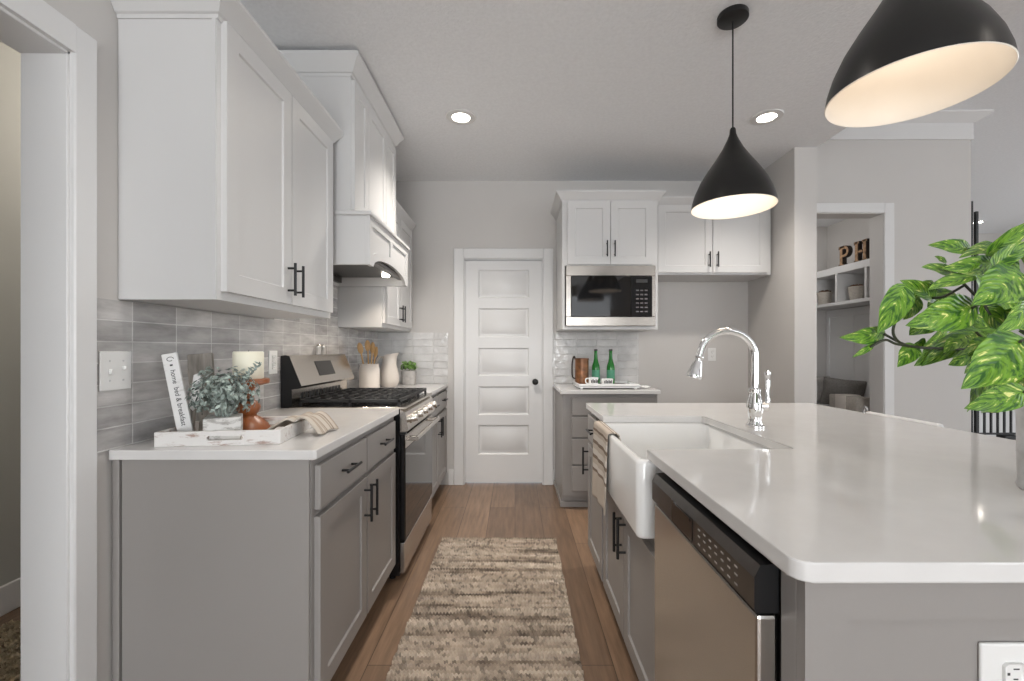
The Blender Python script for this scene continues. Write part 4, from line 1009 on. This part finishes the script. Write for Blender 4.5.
# ---------------------------------------------------------------- rugs
def woven(w, l, rh, seed):
    rnd = random.Random(seed); bm = NB(); nx = 320; rows = int(l/rh); sub = 6; g = []
    off = 0
    for r_ in range(rows):
        ph = rnd.uniform(0, 6.28); off = ph; amp = rnd.uniform(.8, 1.2); e0, e1 = rnd.uniform(0, .006), rnd.uniform(0, .006); fr = rnd.uniform(44, 48)*PI/w
        jit = rnd.uniform(-.35, .35)
        for s in range(sub):
            v = s/sub; hh = math.sin(PI*v)
            row = []
            for i in range(nx+1):
                u = i/nx; x = -w/2-e0+(w+e0+e1)*u
                z = .001+.0135*hh*amp*(.15+.85*abs(math.sin(x*fr+ph+(v-.5)*1.6)))
                row.append((x, (r_+v)*rh+.0012*math.sin(x*fr*2+ph), z))
            g.append(row)
    g = [[(p[0], p[1]-.002, .0005) for p in g[0]]]+g+[[(p[0], p[1]+.003, .0005) for p in g[-1]]]
    return sheet(bm, g)
b = woven(.725, 1.85, .018, 2)
me = bpy.data.meshes.new('runner_rug'); b.to_mesh(me); b.free(); me.materials.append(M['rug']); me.polygons.foreach_set('use_smooth', [True]*len(me.polygons))
o = bpy.data.objects.new('runner_rug', me); COL.objects.link(o); o.location = (-.115, 1.0, .0005); o.rotation_euler = (0, 0, -.006)
tag(o, 'braided beige and brown runner rug on the wood floor aisle', 'rug')
b = NB(); rnd = random.Random(9)
for k in range(6500):
    x, y = rnd.uniform(0, .75), rnd.uniform(0, 1.35); a = rnd.uniform(0, 2*PI); L = rnd.uniform(.02, .045); h = rnd.uniform(.012, .03)
    d_ = Vector((math.cos(a), math.sin(a), 0)); s_ = Vector((-d_.y, d_.x, 0))*.0035; p = Vector((x, y, .004))
    q = [p-s_, p+s_, p+d_*L*.6+s_*.8+Vector((0, 0, h)), p+d_*L+Vector((0, 0, h*.7)), p+d_*L*.6-s_*.8+Vector((0, 0, h))]
    b.faces.new([b.verts.new(v) for v in q])
box(b, 0, .75, 0, 1.35, .0005, .005)
me = bpy.data.meshes.new('shag_rug'); b.to_mesh(me); b.free(); me.materials.append(M['fur'])
o = bpy.data.objects.new('shag_rug', me); COL.objects.link(o); o.location = (-2.24, .60, 0); tag(o, 'shaggy tan rug on the hall floor past the left doorway', 'rug')

# ---------------------------------------------------------------- mudroom
t = thing('built_in_locker', 'built-in mudroom locker with cubby shelf and bench along the right', 'locker', (3.42, 4.125, 0))
LD, LL = .335, 1.165
obj('shelf', box(NB(), 0, LD, 0, LL, 2.025, 2.10, .003), 'trim', t); obj('shelf', box(NB(), 0, LD, 0, LL, 1.69, 1.725, .003), 'trim', t)
for y in (.155, .55, .95): obj('divider', box(NB(), 0, LD, y, y+.028, 1.726, 2.024, .002), 'trim', t)
obj('back_panel', xform(panel(LL, 1.08, .014, [(.05, .36, .08, 1.0), (.43, .74, .08, 1.0), (.81, 1.11, .08, 1.0)], rec=.006), Matrix.Translation((.32, LL, .60)) @ Matrix.Rotation(-PI/2, 4, 'Z')), 'trim', t)
bn = obj('bench', box(box(NB(), -.10, LD, 0, LL, .55, .59, .004), -.07, LD-.03, .01, LL-.01, 0, .55), 'trim', t)
def letter(kind, y, label):
    t = thing('wooden_letter', label, 'letter', (3.475, y, 2.1003), 0, 'rustic letters on the locker shelf')
    h = .215
    def build(o):
        if kind == 'H':
            R = [(-.075, -.028, 0, h), (.028, .075, 0, h), (-.03, .03, h*.42, h*.58), (-.088, -.015, 0, .028), (.015, .088, 0, .028), (-.088, -.015, h-.028, h), (.015, .088, h-.028, h)]
        else:
            R = [(-.070, -.022, 0, h), (-.086, -.004, 0, .028), (-.086, 0, h-.028, h)]
        bm = NB()
        for x0, x1, z0, z1 in R: box(bm, x0-o, x1+o, 0, .04, max(0, z0-o), z1+o*(z1 > h*.8)*0+ (o if z1 < h*.9 else 0))
        if kind == 'P':
            n = 18; ro, ri = .062, .024
            zc = h-ro
            for k in range(n):
                a0, a1 = -PI/2+PI*k/n, -PI/2+PI*(k+1)/n
                q = [((ri-o)*math.cos(a0), (ri-o)*math.sin(a0)), ((ro+o)*math.cos(a0), (ro+o)*math.sin(a0)), ((ro+o)*math.cos(a1), (ro+o)*math.sin(a1)), ((ri-o)*math.cos(a1), (ri-o)*math.sin(a1))]
                A = [bm.verts.new((x, 0, zc+z)) for x, z in q]; B = [bm.verts.new((x, .04, zc+z)) for x, z in q]
                bm.faces.new(A); bm.faces.new(B[::-1]); 
                for i in range(4): bm.faces.new((A[i], B[i], B[(i+1) % 4], A[(i+1) % 4]))
            for s in (-1, 1): box(bm, -.03, .002, 0, .04, zc+s*(ro+ri)/2-(ro-ri)/2-o, zc+s*(ro+ri)/2+(ro-ri)/2+o*(s < 0))
        return bm
    b = build(.0); n0 = 0
    xform(b, Matrix.Rotation(-PI/2, 4, 'Z')); obj('letter_body', b, 'letterside', t, smooth=False)
    # lighter worn face inside a dark edge
    b = build(-.007); xform(b, Matrix.Translation((-.004, 0, 0)) @ Matrix.Rotation(-PI/2, 4, 'Z') @ Matrix.Diagonal((1, .2, 1, 1))); obj('letter_face', b, 'letterfront', t, smooth=False)
letter('P', 4.640, 'rustic brown wooden letter P on the locker top shelf'); letter('H', 4.425, 'rustic brown wooden letter H on the locker top shelf')
for y, lb in ((5.0, 'pale cubby pot farther from the opening, in the left cubby'), (4.53, 'pale cubby pot in the middle cubby below the letters')):
    t = thing('cubby_pot', lb, 'pot', (3.52, y, 1.7255), 0, 'pale pots in the locker cubbies')
    obj('pot', lathe(NB(), [(0, 0), (.055, 0), (.058, .004), (.072, .12), (.076, .122), (.076, .140), (.072, .142), (.068, .12), (0, .118)], n=28), 'basket', t)
    raw('dried_filler', leaf_cluster(130, .06, .022, .03, .142, int(y*10)), 'drybrown', t)
t = thing('storage_box', 'pale fabric box with folded throw on the mudroom bench', 'box', (3.42, 4.45, .5905))
obj('box', box(NB(), -.09, .06, -.16, .22, 0, .16, .012, 2), 'basket', t)
obj('throw', box(NB(), -.098, .067, -.02, .12, .001, .170, .006, 2), 'crock', t)
t = thing('cushion', 'grey woven cushion leaning behind the box in mudroom', 'cushion', (3.60, 4.86, .592), 0)
def pillow(w, h, d, n=14):
    bm = NB(); fr, bk = [], []
    for i in range(n+1):
        ra, rb = [], []
        for j in range(n+1):
            u, v = i/n*2-1, j/n*2-1; th = d*((1-u**4)*(1-v**4))**.6; pu = w/2*u*(1-.06*(1-abs(v))**1*abs(u)**3); pv = h/2*v*(1-.06*(1-abs(u))*abs(v)**3)
            a = bm.verts.new((pu, -th, pv+h/2)); edge = i in (0, n) or j in (0, n)
            ra.append(a); rb.append(a if edge else bm.verts.new((pu, th, pv+h/2)))
        fr.append(ra); bk.append(rb)
    for G, s in ((fr, 1), (bk, -1)):
        for i in range(n):
            for j in range(n): bm.faces.new([G[i][j], G[i+1][j], G[i+1][j+1], G[i][j+1]][::s])
    return bm
b = pillow(.40, .32, .06); xform(b, Matrix.Rotation(.25, 4, 'X') @ Matrix.Rotation(.10, 4, 'Y')); o = obj('pillow', b, 'cushion', t, angle=3); o.rotation_euler = (0, 0, -.5)
t = thing('cushion', 'paler striped cushion leaning farthest back on the mudroom bench', 'cushion', (3.52, 5.12, .592), 0)
b = pillow(.38, .32, .05); xform(b, Matrix.Rotation(-.2, 4, 'X')); obj('pillow', b, 'potgrey', t, angle=3)

# ---------------------------------------------------------------- stair railing in the great room
t = thing('stair_railing', 'black metal stair railing with slim balusters behind the plant', 'railing', (6.22, 6.0, 0))
obj('handrail', box(NB(), 0, 1.9, -.03, .03, .97, 1.02, .006), 'iron', t); obj('bottom_rail', box(NB(), 0, 1.9, -.015, .015, .06, .085, .003), 'iron', t)
for k in range(20): obj('baluster', box(NB(), .09+.0905*k-.010, .09+.0905*k+.010, -.010, .010, .086, .969), 'iron', t)
for x, z in ((-.005, 3.24), (.068, 3.10)): obj('tall_post', box(NB(), x-.018, x+.018, -.018, .018, 0, z, .003), 'iron', t)
obj('base_block', box(NB(), .40, .60, -.06, .06, 0, .055, .006), 'iron', t)
